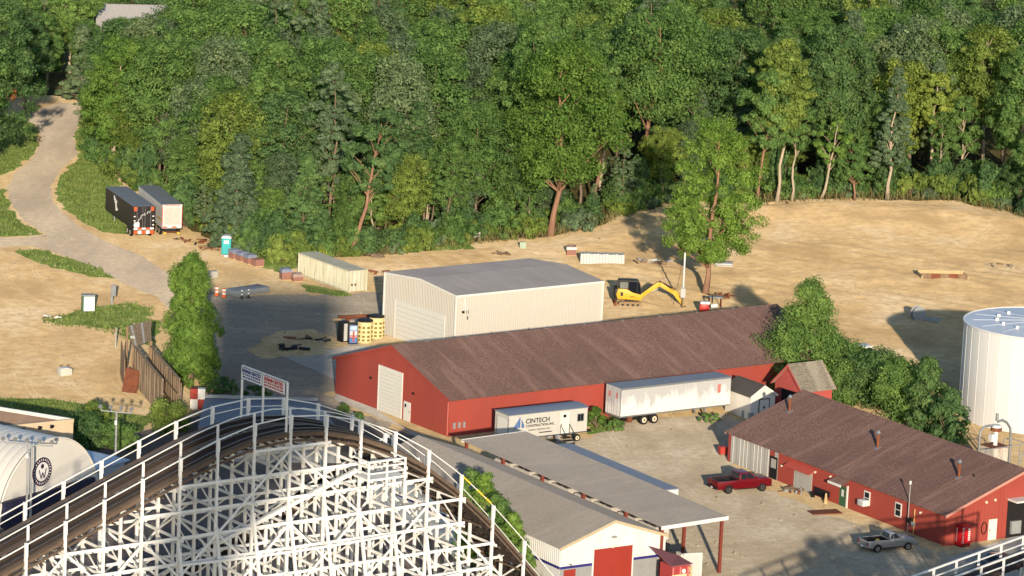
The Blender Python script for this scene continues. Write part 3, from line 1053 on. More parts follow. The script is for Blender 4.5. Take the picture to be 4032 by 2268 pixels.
yard_bush(79, 1545, 1082, 1.1, 1.2, 'mid', 'weeds under the rear of the long white trailer', 'low', 18, 80, .14)
yard_bush(80, 1790, 1062, .9, 1.6, 'mid', 'weeds under the nose of the long white trailer', 'low', 18, 70, .14)
for k, (kk, H, rx) in enumerate([(11.2, 9.4, 1.6), (9.0, 9.6, 1.7), (6.8, 8.4, 1.7), (4.6, 6.8, 1.5), (2.8, 4.6, 1.2)]):
    put_tree(make_bush('row_tree', 81 + k, H, rx, LEAF['bright' if k % 2 else 'mid'], 80, 90, .2, 'column'), 'row_tree', (5.12 - .545 * kk - 2.1 * .839, 311.3 + .839 * kk - 2.1 * .545, 0), 0, 1,
             ['uppermost of five trees in the row beside the grey roof', 'second tree from the top in the row beside the grey roof', 'middle tree in the row beside the grey roof',
              'fourth tree from the top in the row beside the grey roof', 'lowest small tree in the row beside the grey roof'][k], 'tree', None, 'stem')
# shade trees below the lower right corner, out of the picture: their shadow lies on the lot
for k, (x, y, s) in enumerate([(34, 271, .64), (38.5, 268, .68), (43, 271, .67), (47.5, 268, .68), (52, 271, .67), (56.5, 268, .68), (61, 271, .67), (65.5, 268, .68)]):
    put_tree(KIND['broad_b'][0], 'shade_tree', (x, y, 0), k * 2.1, (s * 1.1, s * 1.1, s * .92), ['leftmost of eight shade trees below the gravel lot', 'second of eight shade trees from the left below the gravel lot', 'third of eight shade trees from the left below the gravel lot',
             'fourth of eight shade trees from the left below the gravel lot', 'fourth of eight shade trees from the right below the gravel lot', 'third of eight shade trees from the right below the gravel lot',
             'second of eight shade trees from the right below the gravel lot', 'rightmost of eight shade trees below the gravel lot'][k], 'tree')
# and two tall ones left of the picture that darken the road's end
for k, (bx, by) in enumerate(((-150, 500), (-120, 440))):
    put_tree(KIND['broad_b'][0], 'verge_tree', O(bx, by), k, 1.05, ['nearer tall tree left of the road outside the picture', 'farther tall tree left of the road outside the picture'][k], 'tree')
# ================================================================== BUILDINGS
M_RED = mat('barn_red_paint', L(164, 72, 59), .75, var=.12, scale=.7, stretch=(1, 1, .25), dirt=L(146, 70, 60), dirt_amt=.7, dirt_scale=.35, bump=.1, bscale=3)
M_SHING = None


def shingle(name, a, b, c):
    t = NT(name)
    co = t.coord((1, 1, 1))
    n1 = t.noise(co, .16, 5, .6)
    n2 = t.noise(t.coord((1.6, 4, 4)), 2.2, 3, .7)
    k = t.ramp(n2, [(.28, a), (.5, b), (.72, c)])
    k = t.mix(t.ramp(n1, [(.35, white(0)), (.7, white(.6))]), k, mul(b, .72))
    n3 = t.noise(t.coord((.5, .08, .08)), 1.6, 4, .6)
    k = t.mix(t.ramp(n3, [(.5, white(0)), (.68, white(.45))]), k, mul(c, .95))
    t.l(k, t.b.inputs['Base Color'])
    t.b.inputs['Roughness'].default_value = .95
    t.b.inputs['Specular IOR Level'].default_value = .1
    t.b.inputs['Diffuse Roughness'].default_value = 1.0
    t.bump(n2, .6, .03)
    return t.m


M_SHING = shingle('brown_shingles', L(76, 59, 56), L(96, 75, 70), L(128, 103, 94))
M_GROOF = shingle('grey_membrane', L(116, 110, 104), L(132, 125, 118), L(144, 137, 128))
M_GROOF2 = shingle('grey_shed_roof', L(102, 101, 104), L(114, 112, 114), L(128, 125, 124))
M_BROOF = shingle('brown_gravel_roof', L(112, 92, 76), L(134, 110, 92), L(158, 132, 110))
M_WROOF = shingle('weathered_shakes', L(86, 80, 70), L(124, 116, 102), L(168, 158, 140))
M_CREAM = mat('cream_sheet_metal', L(200, 192, 178), .45, var=.05, scale=.6, stretch=(1, 1, .1), dirt=L(176, 160, 132), dirt_amt=.3, dirt_scale=.3)
M_WHITE = mat('white_paint', L(224, 221, 214), .55, var=.05, scale=1.0, dirt=L(176, 162, 140), dirt_amt=.35, dirt_scale=.6, stretch=(1, 1, .4))
M_TRIM = mat('white_trim', L(226, 220, 208), .5, var=.04)
M_GREYW = mat('weathered_grey_boards', L(168, 162, 152), .9, var=.18, scale=2, stretch=(2, 2, .15), dirt=L(206, 200, 188), dirt_amt=.7, dirt_scale=1.2)
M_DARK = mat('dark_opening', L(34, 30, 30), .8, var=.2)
M_BLACK = mat('black_metal', L(34, 32, 33), .5, var=.2)
M_GLASS = mat('window_glass', L(26, 30, 36), .12, var=.2, spec=.35)
M_GREEN = mat('green_door_paint', L(62, 98, 66), .6)
M_RUST = mat('rusty_steel', L(134, 78, 52), .85, var=.35, scale=4, dirt=L(70, 46, 38), dirt_amt=.7, dirt_scale=2)
M_STEEL = mat('galvanised_steel', L(166, 166, 164), .4, .6, var=.15, scale=3)
M_GREYP = mat('grey_paint', L(150, 150, 148), .6, var=.1)
M_BLUE = mat('deep_blue_stripe', L(46, 44, 118), .6, var=.06)
M_DOORRED = mat('red_overhead_door', L(156, 56, 44), .55, var=.06, scale=.8)
M_LAMP = mat('lamp_glass', L(240, 226, 196), .3, var=.03)
M_WOOD = mat('old_timber', L(142, 116, 90), .95, var=.28, scale=2.5, stretch=(3, 3, .3), dirt=L(84, 66, 52), dirt_amt=.7, dirt_scale=.8)
M_PLY = mat('pale_lumber', L(196, 166, 122), .9, var=.2, scale=2.5)


def gable(t, Lx, y0, y1, h, rise, wall, roof, ov=.35, og=.3, th=.14, walls=True, trim=M_TRIM, th_w=.16):
    """gable building along local x: four walls, two roof slopes, ridge cap, rake boards"""
    ym = (y0 + y1) / 2
    pent = [(y0, 0), (y1, 0), (y1, h), (ym, h + rise), (y0, h)]
    if walls:
        MB().prism(pent, 0, th_w, 'x').build('wall', wall, t)
        MB().prism(pent, Lx - th_w, Lx, 'x').build('wall', wall, t)
        MB().box(th_w, Lx - th_w, y0, y0 + th_w, 0, h).build('wall', wall, t)
        MB().box(th_w, Lx - th_w, y1 - th_w, y1, 0, h).build('wall', wall, t)
    sl = rise / (ym - y0)
    for s, ye in ((-1, y0), (1, y1)):
        yo, zo = ye + s * ov, h - ov * sl
        MB().prism([(ym, h + rise + .02), (yo, zo + .02), (yo, zo + .02 + th), (ym, h + rise + .02 + th)], -og, Lx + og, 'x').build('roof_slope', roof, t)
        if trim:
            for xx in (-og - .04, Lx + og):
                MB().prism([(ym, h + rise - .12), (yo, zo - .12), (yo, zo + .0 + th), (ym, h + rise + .0 + th)], xx, xx + .04, 'x').build('rake_board', trim, t)
    MB().prism([(ym - .16, h + rise + th - .01), (ym, h + rise + th + .06), (ym + .16, h + rise + th - .01)], -og, Lx + og, 'x').build('ridge_cap', roof, t)


def rollup(t, x, y0, y1, z0, z1, m, nrm=-1, rows=8, frame=M_TRIM):
    """overhead door of horizontal sections on the plane x = const"""
    dz = (z1 - z0) / rows
    for k in range(rows):
        MB().box(x + nrm * .07, x + nrm * .012, y0 + .02, y1 - .02, z0 + k * dz + .012, z0 + (k + 1) * dz - .012).build('door_section', m, t)
    for a, b in ((y0 - .12, y0), (y1, y1 + .12)):
        MB().box(x + nrm * .10, x + nrm * .005, a, b, z0, z1 + .12).build('door_jamb', frame, t)
    MB().box(x + nrm * .10, x + nrm * .005, y0, y1, z1, z1 + .12).build('door_head', frame, t)


# ---- red barn
BARN = thing('red_barn', 'long red barn with brown shingle roof and tall white gable door', 'barn', (-5.7, 366.4, 0), R(35.9))
gable(BARN, 50.1, 0, 20.8, 3.8, 3.33, M_RED, M_SHING, ov=.35, og=.2, trim=mat('red_rake', L(160, 72, 60), .7))
M_DOORW = mat('white_door_paint', L(224, 218, 204), .5, var=.04)
rollup(BARN, 0, 8.45, 12.62, .02, 4.65, M_DOORW, rows=12)
MB().box(-.06, -.008, 6.78, 7.98, .02, 2.0).build('side_door', M_DOORW, BARN)
MB().box(-.085, -.062, 6.9, 6.98, .95, 1.1).build('door_handle', M_BLACK, BARN)
MB().box(-.075, -.062, 7.5, 7.8, 1.4, 1.75).build('door_window', M_GLASS, BARN)
for yy in (14.0, 6.2):
    MB().box(-.22, -.01, yy, yy + .18, 3.0, 3.2).build('wall_lamp', M_BLACK, BARN)
MB().tube([(-.06, .12, 3.6), (-.06, .12, .1)], .06, 6).build('downspout', mat('red_pipe', L(196, 110, 96), .6), BARN)
for k in range(3):
    MB().box(.5 + k * .6, .7 + k * .6, -.2, -.01, .8, 1.4).build('meter_box', M_GREYP, BARN)
for k in range(2):
    MB().tube([(-.1, 2.2 + k * .9, 0), (-.1, 2.2 + k * .9, 1.1)], .05, 6).build('pipe', M_RUST, BARN)
for k in range(9):
    MB().box(4 + k * 5, 4.25 + k * 5, 10.3, 10.5, 7.2, 7.36).build('ridge_vent', M_STEEL, BARN)

# ---- cream metal shed: ribbed wall panels, each a piece of its own
SHED = thing('metal_shed', 'cream ribbed metal shed with low grey roof and white roll door', 'shed', (-6.0, 402.6, 0), R(36.1))
SL, SW, SH, SR = 19.9, 13.85, 6.95, .57
gable(SHED, SL, 0, SW, SH, SR, M_CREAM, M_GROOF2, ov=.12, og=.06, th=.1, trim=M_TRIM, th_w=.1)


def rib_profile(w, ribs=3):
    pts = [(0, 0)]
    p = w / ribs
    for k in range(ribs):
        a = k * p
        pts += [(a + p * .30, 0), (a + p * .40, .035), (a + p * .62, .035), (a + p * .72, 0)]
    pts.append((w, 0))
    return pts


def rib_panel(w, z0f, z1f, ribs=3):
    """ribbed sheet in the x-z plane, ribs toward -y"""
    mb = MB()
    pr = rib_profile(w, ribs)
    v = [(x, -.015 - d, z0f(x)) for x, d in pr] + [(x, -.015 - d, z1f(x)) for x, d in pr]
    n = len(pr)
    return mb.add(v, [(i, i + 1, i + 1 + n, i + n) for i in range(n - 1)])


pw = SL / 22
pm = rib_panel(pw - .01, lambda x: .05, lambda x: SH - .05).mesh('wall_panel', M_CREAM)
for k in range(22):
    obj('wall_panel', pm, SHED, (k * pw, 0, 0))
pw = SW / 15
for k in range(15):
    yl, yr = k * pw, (k + 1) * pw
    zt = lambda x, yl=yl: SH - .04 + SR * (1 - abs(yl + x - SW / 2) / (SW / 2))
    inner = (yl + yr) / 2
    z0 = (lambda x: 4.42) if 1.95 < inner < 11.5 else (lambda x: .05)
    p = rib_panel(pw - .01, z0, zt)
    # panels stand on the gable plane x = 0, facing -x
    q = MB().add([(y, x, z) for x, y, z in p.v], p.f)
    q.v = [(a, b + yl, c) for a, b, c in q.v]
    q.build('wall_panel', M_CREAM, SHED)
rollup(SHED, -.03, 1.95, 11.5, .02, 4.3, M_DOORW, rows=8)
MB().box(-.13, .02, -.13, .02, 0, SH).build('corner_trim', M_TRIM, SHED)
MB().box(-.13, .02, SW - .02, SW + .13, 0, SH).build('corner_trim', M_TRIM, SHED)
MB().box(SL - .02, SL + .12, -.13, .02, 0, SH).build('corner_trim', M_TRIM, SHED)
MB().box(-.1, SL + .1, -.26, -.09, SH - .12, SH + .1).build('gutter', M_TRIM, SHED)
MB().box(.78, .98, -.3, -.06, 5.0, 5.25).build('wall_lamp', M_BLACK, SHED)
MB().tube([(1.1, -.12, 6.6), (1.2, -.14, 5.4)], .09, 6).build('vent_pipe', M_WHITE, SHED)
MB().cyl((1.45, -.2, 4.95), .14, .3, 10).build('wall_bell', M_STEEL, SHED)
MB().box(1.5, 1.6, -.1, -.06, 4.2, 4.6).build('conduit', M_BLACK, SHED)

# ---- long red building on the right
RED2 = thing('red_workshop', 'long low red workshop with brown roof and three rusty flues', 'building', (40.3, 332.8, 0), R(122.7))
RL, RW, RH, RR = 34.07, 17.9, 2.95, 3.28
gable(RED2, RL, -RW, 0, RH, RR, M_RED, M_SHING, ov=.3, og=.25, trim=mat('pink_rake', L(198, 140, 122), .7))
bm_ = MB().box(0, .40, .004, .03, .12, RH - .02).mesh('board', M_RED)
k = .12
while k < 25.5:
    if not (14.7 < k + .2 < 16.0 or 20.0 < k + .2 < 23.2):
        obj('board', bm_, RED2, (k, 0, 0))
    k += .43
k = .1
while k < RW - .4:
    if not (4.8 < k + .2 < 6.1 or k > 6.9):
        top = RH + RR * (1 - abs(k + .2 - RW / 2) / (RW / 2)) - .25
        MB().box(-.03, -.004, -k - .40, -k, .12, top).build('board', M_RED, RED2)
    k += .43
gm_ = MB().box(0, .56, .004, .035, .02, RH - .1).mesh('grey_board', M_GREYW)
wm_ = MB().box(0, .09, .036, .06, .02, RH - .12).mesh('batten', mat('white_batten', L(226, 220, 208), .7))
k = 27.2
i = 0
while k < 33.4:
    obj('grey_board', gm_, RED2, (k, 0, 0))
    if i % 2 == 0 or i in (3, 7):
        obj('batten', wm_, RED2, (k + .1, 0, 0))
    k += .58
    i += 1
obj('grey_board', gm_, RED2, (25.75, 0, 0))


def flat_door(t, x0, x1, z0, z1, m, frame=None, y=0.0, out=.05):
    MB().box(x0, x1, y + .005, y + out, z0, z1).build('door', m, t)
    if frame:
        for a, b, c, d in ((x0 - .1, x0, z0, z1 + .1), (x1, x1 + .1, z0, z1 + .1), (x0, x1, z1, z1 + .1)):
            MB().box(a, b, y + .005, y + out + .03, c, d).build('door_frame', frame, t)


flat_door(RED2, 25.95, 26.95, .02, 2.12, M_BLACK, M_BLACK)
MB().box(26.05, 26.85, .055, .07, 1.1, 2.0).build('door_window', mat('door_pane', L(176, 168, 156), .3), RED2)
for a in (20.25, 21.68):
    MB().box(a, a + 1.4, .005, .06, .02, 2.0).build('barn_door', M_GREYW, RED2)
MB().prism([(0, 2.35), (.75, 2.0), (.75, 2.06), (0, 2.42)], 19.8, 23.9, 'x').build('awning', mat('red_awning', L(190, 84, 70), .7), RED2)
flat_door(RED2, 14.85, 15.9, .02, 1.95, M_GREEN, M_RED)
MB().box(15.2, 15.55, .056, .065, .95, 1.6).build('door_sign', M_WHITE, RED2)
MB().prism([(0, 2.55), (1.0, 2.2), (1.0, 2.34), (0, 2.72)], 14.5, 16.5, 'x').build('porch_roof', M_SHING, RED2)
MB().box(14.5, 16.5, 1.0, 1.06, 2.12, 2.36).build('porch_fascia', M_TRIM, RED2)
MB().box(14.55, 14.72, .01, .14, .02, 2.15).build('porch_screen', M_TRIM, RED2)
for a, b, z0, z1 in ((11.2, 12.1, 1.05, 2.35), (6.45, 7.4, 1.05, 2.4)):
    w = MB().box(a, b, .005, .09, z0, z1).build('window', M_TRIM, RED2)
    MB().box(a + .12, b - .12, .06, .1, z0 + .12, z1 - .12).build('pane', M_GLASS, w)
    MB().box(a + .12, b - .12, .1, .108, (z0 + z1) / 2 - .03, (z0 + z1) / 2 + .03).build('sash', M_TRIM, w)
MB().box(11.3, 12.2, .1, .75, 1.0, 1.55).build('air_conditioner', M_WHITE, RED2, bevel=.03)
for k in range(5):
    MB().box(11.36, 12.14, .751, .765, 1.08 + k * .09, 1.12 + k * .09).build('grille_slat', M_GREYP, RED2)
for x, z in ((19.7, 2.3), (17.3, 2.45), (25.0, 1.7), (3.6, 2.3)):
    MB().tube([(x, .02, z), (x, .22, z - .04)], [.07, .12], 8).build('wall_lamp', M_LAMP, RED2)
for y, z in ((-4.4, 3.75), (-5.43, 3.86)):
    MB().tube([(-.02, y, z), (-.24, y, z - .03)], [.06, .13], 8).build('wall_lamp', M_LAMP, RED2)
MB().tube([(5.05, .35, 0), (5.05, .35, 4.7)], .05, 6).build('service_mast', M_STEEL, RED2)
MB().cyl((5.05, .35, 4.65), .11, .3, 8).build('mast_head', M_TRIM, RED2)
MB().tube([(4.45, .12, 0), (4.45, .12, 2.4)], .06, 6).build('conduit', mat('ochre_pipe', L(206, 150, 88), .6), RED2)
MB().box(4.6, 5.2, .1, .4, 1.0, 1.45).build('meter_box', M_BLACK, RED2)
MB().box(4.25, 4.6, .12, .34, .8, 1.2).build('junction_box', M_GREYP, RED2)
MB().box(-.06, -.008, -5.95, -4.98, .02, 1.98).build('gable_door', M_DOORW, RED2)
MB().box(-.07, -.061, -5.2, -5.1, .9, 1.05).build('door_handle', M_BLACK, RED2)
MB().tube([(-.08, -4.42 + .3 * math.cos(a), 1.25 + .55 * math.sin(a)) for a in np.linspace(0, 6.28, 18)], .05, 5).build('hose_reel', M_BLACK, RED2)
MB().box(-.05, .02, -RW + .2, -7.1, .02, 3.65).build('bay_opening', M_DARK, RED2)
MB().box(-1.4, -.06, -RW + .2, -7.0, 3.62, 3.78).build('bay_canopy', M_TRIM, RED2)
for k in range(4):
    MB().box(-.35, -.07, -8.6 - k * 2.2, -7.5 - k * 2.2, .4, 1.6 + .3 * (k % 2)).build('stored_crate', [M_GREYP, M_PLY, M_RUST, M_CREAM][k], RED2)
for k, (x, y) in enumerate(((31.55, -5.35), (16.7, -4.83), (4.49, -4.85))):
    zr = RH + RR * (-y / (RW / 2))
    fl = MB().tube([(x, y, zr - .2), (x, y, zr + 1.55)], .13, 10).build('flue', M_RUST, RED2)
    MB().tube([(x, y, zr + 1.5), (x, y, zr + 1.62), (x, y, zr + 1.85)], [.14, .24, .1], 10).build('cap', M_STEEL, fl)
    MB().obox((x, y + .05, zr + .18), .5, .6, .06, rx=-math.atan(RR / (RW / 2))).build('flashing', M_STEEL, fl)
MB().tube([(3.27, -5.62, 4.9), (3.27, -5.62, 5.45)], .06, 8).build('vent_stack', M_BLACK, RED2)
for k, (x, y) in enumerate(((31.55, -5.35), (16.7, -4.83), (4.49, -4.85))):
    zr = lambda yy: RH + RR * (-yy / (RW / 2)) + .175
    MB().add([(x - .16, y, zr(y)), (x + .16, y, zr(y)), (x + .10, y + 3.4, zr(y + 3.4)), (x - .02, y + 3.4, zr(y + 3.4))], [(0, 1, 2, 3)]).build('rust_streak', mat('rust_stain', L(150, 108, 84), .95, var=.3, scale=4), RED2)

# ---- white gabled building with grey roof
WB = thing('white_workshop', 'long grey roofed building with white gable, blue stripe and red door', 'building', (5.12, 311.3, 0), R(123))
WL, WW, WH, WR = 32.5, 10.9, 4.05, 1.82
gable(WB, WL, -WW, 0, WH, WR, M_WHITE, M_GROOF, ov=.15, og=.12, trim=mat('tan_rake', L(190, 172, 140), .6))
MB().box(-.03, -.006, -3.3, -.02, 0, 2.2).build('grey_wainscot', M_GREYP, WB)
MB().box(-.03, -.006, -WW + .02, -7.5, 0, 2.2).build('grey_wainscot', M_GREYP, WB)
MB().box(-.05, -.008, -3.3, -.01, 2.2, 2.42).build('blue_stripe', M_BLUE, WB)
MB().box(-.05, -.008, -WW + .01, -7.5, 2.2, 2.42).build('blue_stripe', M_BLUE, WB)
MB().box(0.0, WL, .006, .05, 2.2, 2.42).build('blue_stripe', M_BLUE, WB)
pm = rib_panel(.9, lambda x: 2.45, lambda x: WH - .05, 3)
pmesh = MB().add([(x, -y, z) for x, y, z in pm.v], pm.f).mesh('wall_panel', M_WHITE)
for k in range(36):
    obj('wall_panel', pmesh, WB, (k * .9, .005, 0))
rollup(WB, -.01, -7.4, -3.4, .02, 3.6, M_DOORRED, rows=1, frame=M_WHITE)
MB().box(-.06, -.008, -1.6, -.4, .02, 2.1).build('red_side_door', M_DOORRED, WB)
MB().box(-.25, -.01, -5.6, -5.2, 4.45, 4.6).build('wall_lamp', M_GREYP, WB)
MB().tube([(-.02, -.9, 2.6), (-.4, -.9, 2.65), (-.4, -.9, 2.4)], .04, 6).build('lamp_bracket', M_BLACK, WB)
MB().tube([(-.02, -5.3, 3.7), (-.2, -5.3, 3.65)], [.06, .1], 8).build('door_lamp', M_LAMP, WB)

# ---- open canopy beside it, with coaster cars stored underneath
CAN = thing('open_canopy', 'long flat grey canopy on red steel posts beside the white gable', 'canopy', (13.80, 316.5, 0), R(122.2))
CLn, CWd, CZ = 33.5, 7.0, 5.02
MB().add([(0, 0, CZ - .1), (CLn, 0, CZ - .1), (CLn, -CWd, CZ + .12), (0, -CWd, CZ + .12), (0, 0, CZ - .02), (CLn, 0, CZ - .02), (CLn, -CWd, CZ + .2), (0, -CWd, CZ + .2)],
         [(0, 3, 2, 1), (4, 5, 6, 7), (0, 1, 5, 4), (1, 2, 6, 5), (2, 3, 7, 6), (3, 0, 4, 7)]).build('roof_deck', M_GROOF, CAN)
MB().beam((-.04, .02, CZ - .16), (-.04, -CWd - .02, CZ + .04), .07, .34).build('fascia', M_WHITE, CAN)
MB().beam((CLn + .04, .02, CZ - .12), (CLn + .04, -CWd - .02, CZ + .08), .07, .30).build('fascia', M_WHITE, CAN)
M_POST = mat('dark_red_steel', L(128, 62, 48), .6, var=.15, scale=3)
for k, x in enumerate((.35, 6.0, 12.9, 19.8, 26.6, 33.2)):
    MB().box(x - .12, x + .12, -.45, -.2, 0, CZ - .12).build('post', M_POST, CAN)
    MB().box(x - .12, x + .12, -CWd + .25, -CWd + .5, 0, CZ + .05).build('post', M_POST, CAN)
    MB().box(x - .08, x + .08, -CWd + .5, -.45, CZ - .32, CZ - .14).build('roof_beam', M_POST, CAN)
M_CARW = mat('coaster_car_white', L(206, 198, 186), .4, var=.06)
M_CARR = mat('coaster_car_red', L(178, 60, 52), .45)
for k in range(8):
    x = 1.3 + k * 3.3 + (.5 if k > 1 else 0) + (.5 if k > 3 else 0)
    c = thing('stored_coaster_car', ['white stored coaster car with red marks nearest the canopy front', 'second stored coaster car from the canopy front', 'third stored coaster car from the canopy front',
                                     'fourth stored coaster car from the canopy front', 'fifth stored coaster car from the canopy front', 'sixth stored coaster car from the canopy front',
                                     'seventh stored coaster car from the canopy front', 'stored coaster car deepest under the canopy'][k], 'coaster car',
              CAN.matrix_basis @ Vector((x, -1.1, 3.1)), R(122.2), 'coaster cars stored under the canopy')
    MB().prism([(0, .25), (.15, .1), (2.95, .1), (3.1, .3), (3.1, 1.1), (2.8, 1.35), (.3, 1.35), (0, 1.1)], -.6, .6, 'y').build('body', M_CARW, c)
    MB().box(.45, 1.1, .605, .62, .75, 1.1).build('badge', M_CARR, c)
    MB().box(1.9, 2.5, .605, .62, .75, 1.1).build('badge', M_CARR, c)
    MB().box(.6, 1.2, -.5, .5, 1.36, 1.5).build('seat', M_BLACK, c)
    MB().box(1.6, 2.2, -.5, .5, 1.36, 1.5).build('seat', M_BLACK, c)
rk = thing('storage_rack', 'dark steel rack carrying coaster cars under the canopy', 'rack', CAN.matrix_basis @ Vector((0, -1.15, 0)), R(122.2))
MB().box(1.0, 31, -.6, .6, 2.85, 3.0).build('shelf', M_BLACK, rk)
for k in range(7):
    MB().box(1.2 + k * 4.9, 1.4 + k * 4.9, -.5, .5, 0, 2.85).build('upright', M_BLACK, rk)

# ---- pale blue grey storage trailer beyond the canopy
q = O(1707, 1228, 3.6)
BT = thing('storage_trailer', 'long low trailer with blue grey roof behind the canopy', 'trailer', (q.x, q.y, 0), R(122.2))
MB().box(0, 18.4, -.0, 2.5, .8, 3.5).build('body', M_WHITE, BT)
MB().box(-.05, 18.45, -.05, 2.55, 3.5, 3.6).build('roof', mat('blue_grey_roof', L(138, 142, 150), .6, var=.08), BT)
for k in range(9):
    MB().box(-.03, -.004, .15 + k * .26, .32 + k * .26, 1.0, 3.35).build('end_rib', M_TRIM, BT)
for k in range(4):
    MB().tube([(3.0 + (k % 2) * 1.2, .05 if k < 2 else 2.45, .45), (3.0 + (k % 2) * 1.2, .3 if k < 2 else 2.2, .45)], .45, 14).build('wheel', M_BLACK, BT)

# ---- small white shed and small red shed
WS = thing('white_garden_shed', 'small white shed with dark roof and panel door', 'shed', O(1886, 1057), R(123))
gable(WS, 4.4, -3.1, 0, 2.5, .95, mat('white_shed_paint', L(228, 220, 206), .6, var=.04), mat('dark_grey_shingle', L(88, 80, 74), .95, var=.2, scale=4), ov=.2, og=.2)
MB().box(-.05, -.006, -2.3, -1.1, .02, 2.05).build('door', M_DOORW, WS)
for a, b, c, d in ((-2.38, -2.3, 0, 2.1), (-1.1, -1.02, 0, 2.1), (-2.38, -1.02, 2.06, 2.14)):
    MB().box(-.07, -.006, a, b, c, d).build('door_frame', M_BLACK, WS)
MB().box(-.075, -.051, -1.8, -1.6, 1.1, 1.35).build('door_latch', M_BLACK, WS)
RS = thing('red_pump_shed', 'small red gabled shed with weathered shake roof', 'shed', (30.3, 379.6, 0), R(34))
gable(RS, 3.9, 0, 4.6, 3.4, 2.1, mat('faded_red_paint', L(182, 84, 76), .75, var=.1), M_WROOF, ov=.3, og=.3, trim=mat('faded_red_trim', L(190, 92, 82), .7))
MB().box(-.05, -.006, 1.0, 3.4, .02, 2.9).build('opening', M_DARK, RS)

# ---- white tank
TK = thing('white_tank', 'huge white cylindrical tank with pale roof at the right', 'tank', (47.3 + 8.35, 386.6, 0))
TR, TH = 8.35, 10.0
M_TANK = mat('white_tank_paint', L(226, 222, 216), .5, var=.03, scale=.5, stretch=(1, 1, .08), dirt=L(190, 184, 176), dirt_amt=.35, dirt_scale=.4)
M_TANKR = mat('tank_roof_paint', L(212, 214, 218), .45, var=.06, scale=.7)
NP = 36
pl = MB()
for k in range(3):
    a0, a1 = 0, 2 * math.pi / NP
    pl.add([(TR * math.cos(a0 + (a1 - a0) * k / 3), TR * math.sin(a0 + (a1 - a0) * k / 3), 0) for _ in (0,)] + [(TR * math.cos(a0 + (a1 - a0) * (k + 1) / 3), TR * math.sin(a0 + (a1 - a0) * (k + 1) / 3), 0),
           (TR * math.cos(a0 + (a1 - a0) * (k + 1) / 3), TR * math.sin(a0 + (a1 - a0) * (k + 1) / 3), TH), (TR * math.cos(a0 + (a1 - a0) * k / 3), TR * math.sin(a0 + (a1 - a0) * k / 3), TH)], [(0, 1, 2, 3)])
sm = MB().box(TR - .02, TR + .025, -.04, .04, 0, TH).mesh('seam', M_TANK)
pm = pl.mesh('shell_plate', M_TANK, True)
for k in range(NP):
    obj('shell_plate', pm, TK, None, 2 * math.pi * k / NP)
    obj('seam', sm, TK, None, 2 * math.pi * k / NP)
MB().tube([(0, 0, TH), (0, 0, TH + .35)], [TR + .12, .6], 72).build('roof', M_TANKR, TK, smooth=False)
MB().tube([(math.cos(a) * (TR + .06), math.sin(a) * (TR + .06), TH) for a in np.linspace(0, 2 * math.pi, 73)], .09, 6).build('rim', M_TANK, TK)
for k in range(6):
    a = 2.3 + k * .42
    MB().beam((0, 0, TH + .42), (math.cos(a) * TR * .9, math.sin(a) * TR * .9, TH + .12), .04, .03).build('roof_pipe', M_TANKR, TK)
    MB().box(math.cos(a) * 5 - .15, math.cos(a) * 5 + .15, math.sin(a) * 5 - .15, math.sin(a) * 5 + .15, TH + .1, TH + .45).build('roof_hatch', M_TRIM, TK)
# pump unit before the tank
pp = O(2507, 1066, 6.6)
pp.z = 0
PU = thing('pump_unit', 'rusty white pump frame with arched pipes before the white tank', 'pump', pp, R(33))
MB().box(-.9, .9, -.9, .9, 2.6, 4.4).build('hopper', mat('rust_run_white', L(206, 196, 180), .6, var=.1, dirt=L(120, 74, 52), dirt_amt=.8, dirt_scale=1.6, stretch=(1, 1, .3)), PU)
MB().box(-1.0, 1.0, -1.0, 1.0, 4.4, 4.5).build('deck', M_RUST, PU)
for sx in (-1, 1):
    for sy in (-1, 1):
        MB().box(sx * .85 - .08, sx * .85 + .08, sy * .85 - .08, sy * .85 + .08, 0, 2.6).build('leg', M_WHITE, PU)
MB().tube([(-2.0, 0, 2.0), (-2.0, 0, 5.6), (-1.9, 0, 6.1), (-1.5, 0, 6.45), (-.9, 0, 6.5), (-.2, 0, 6.4)], .12, 8).build('arched_pipe', M_STEEL, PU)
MB().tube([(1.9, 0, 1.0), (1.9, 0, 5.2), (1.75, 0, 6.0), (1.3, 0, 6.6), (.7, 0, 6.9), (.1, 0, 6.8)], .13, 8).build('arched_pipe', M_STEEL, PU)
MB().tube([(0, 0, 4.5), (0, 0, 6.2), (0, 0, 6.25), (0, 0, 6.5)], [.22, .22, .5, .45], 10).build('valve_body', M_WHITE, PU)
MB().tube([(0, 0, 5.9), (0, 0, 6.2)], .55, 10).build('flange', M_RUST, PU)
MB().tube([(0, 0, 6.9), (0, 0, 7.6)], .15, 8).build('valve_top', M_STEEL, PU)
MB().box(-.9, -.4, -.5, .0, 5.0, 5.7).build('control_box', M_WHITE, PU)
for a, b in (((2.1, -1.2, 2.0), (2.1, -1.2, 4.6)), ((3.0, -1.2, 2.0), (3.0, -1.2, 4.6)), ((2.1, 1.2, 2.0), (2.1, 1.2, 4.6)), ((3.0, 1.2, 2.0), (3.0, 1.2, 4.6)), ((2.1, -1.2, 4.6), (3.0, -1.2, 4.6)), ((2.1, 1.2, 4.6), (3.0, 1.2, 4.6)),
             ((3.0, -1.2, 4.6), (3.0, 1.2, 4.6)), ((2.1, -1.2, 2.6), (3.0, -1.2, 4.6)), ((2.1, -1.2, 3.6), (3.0, -1.2, 3.6)), ((-2.2, -1.2, 4.5), (2.1, -1.2, 4.6)), ((-2.2, -1.2, 2.0), (-2.2, -1.2, 4.5)), ((2.1, -1.2, 2.0), (3.0, -1.2, 2.0))):
    MB().beam(a, b, .07, .07).build('frame_bar', M_GREYP, PU)

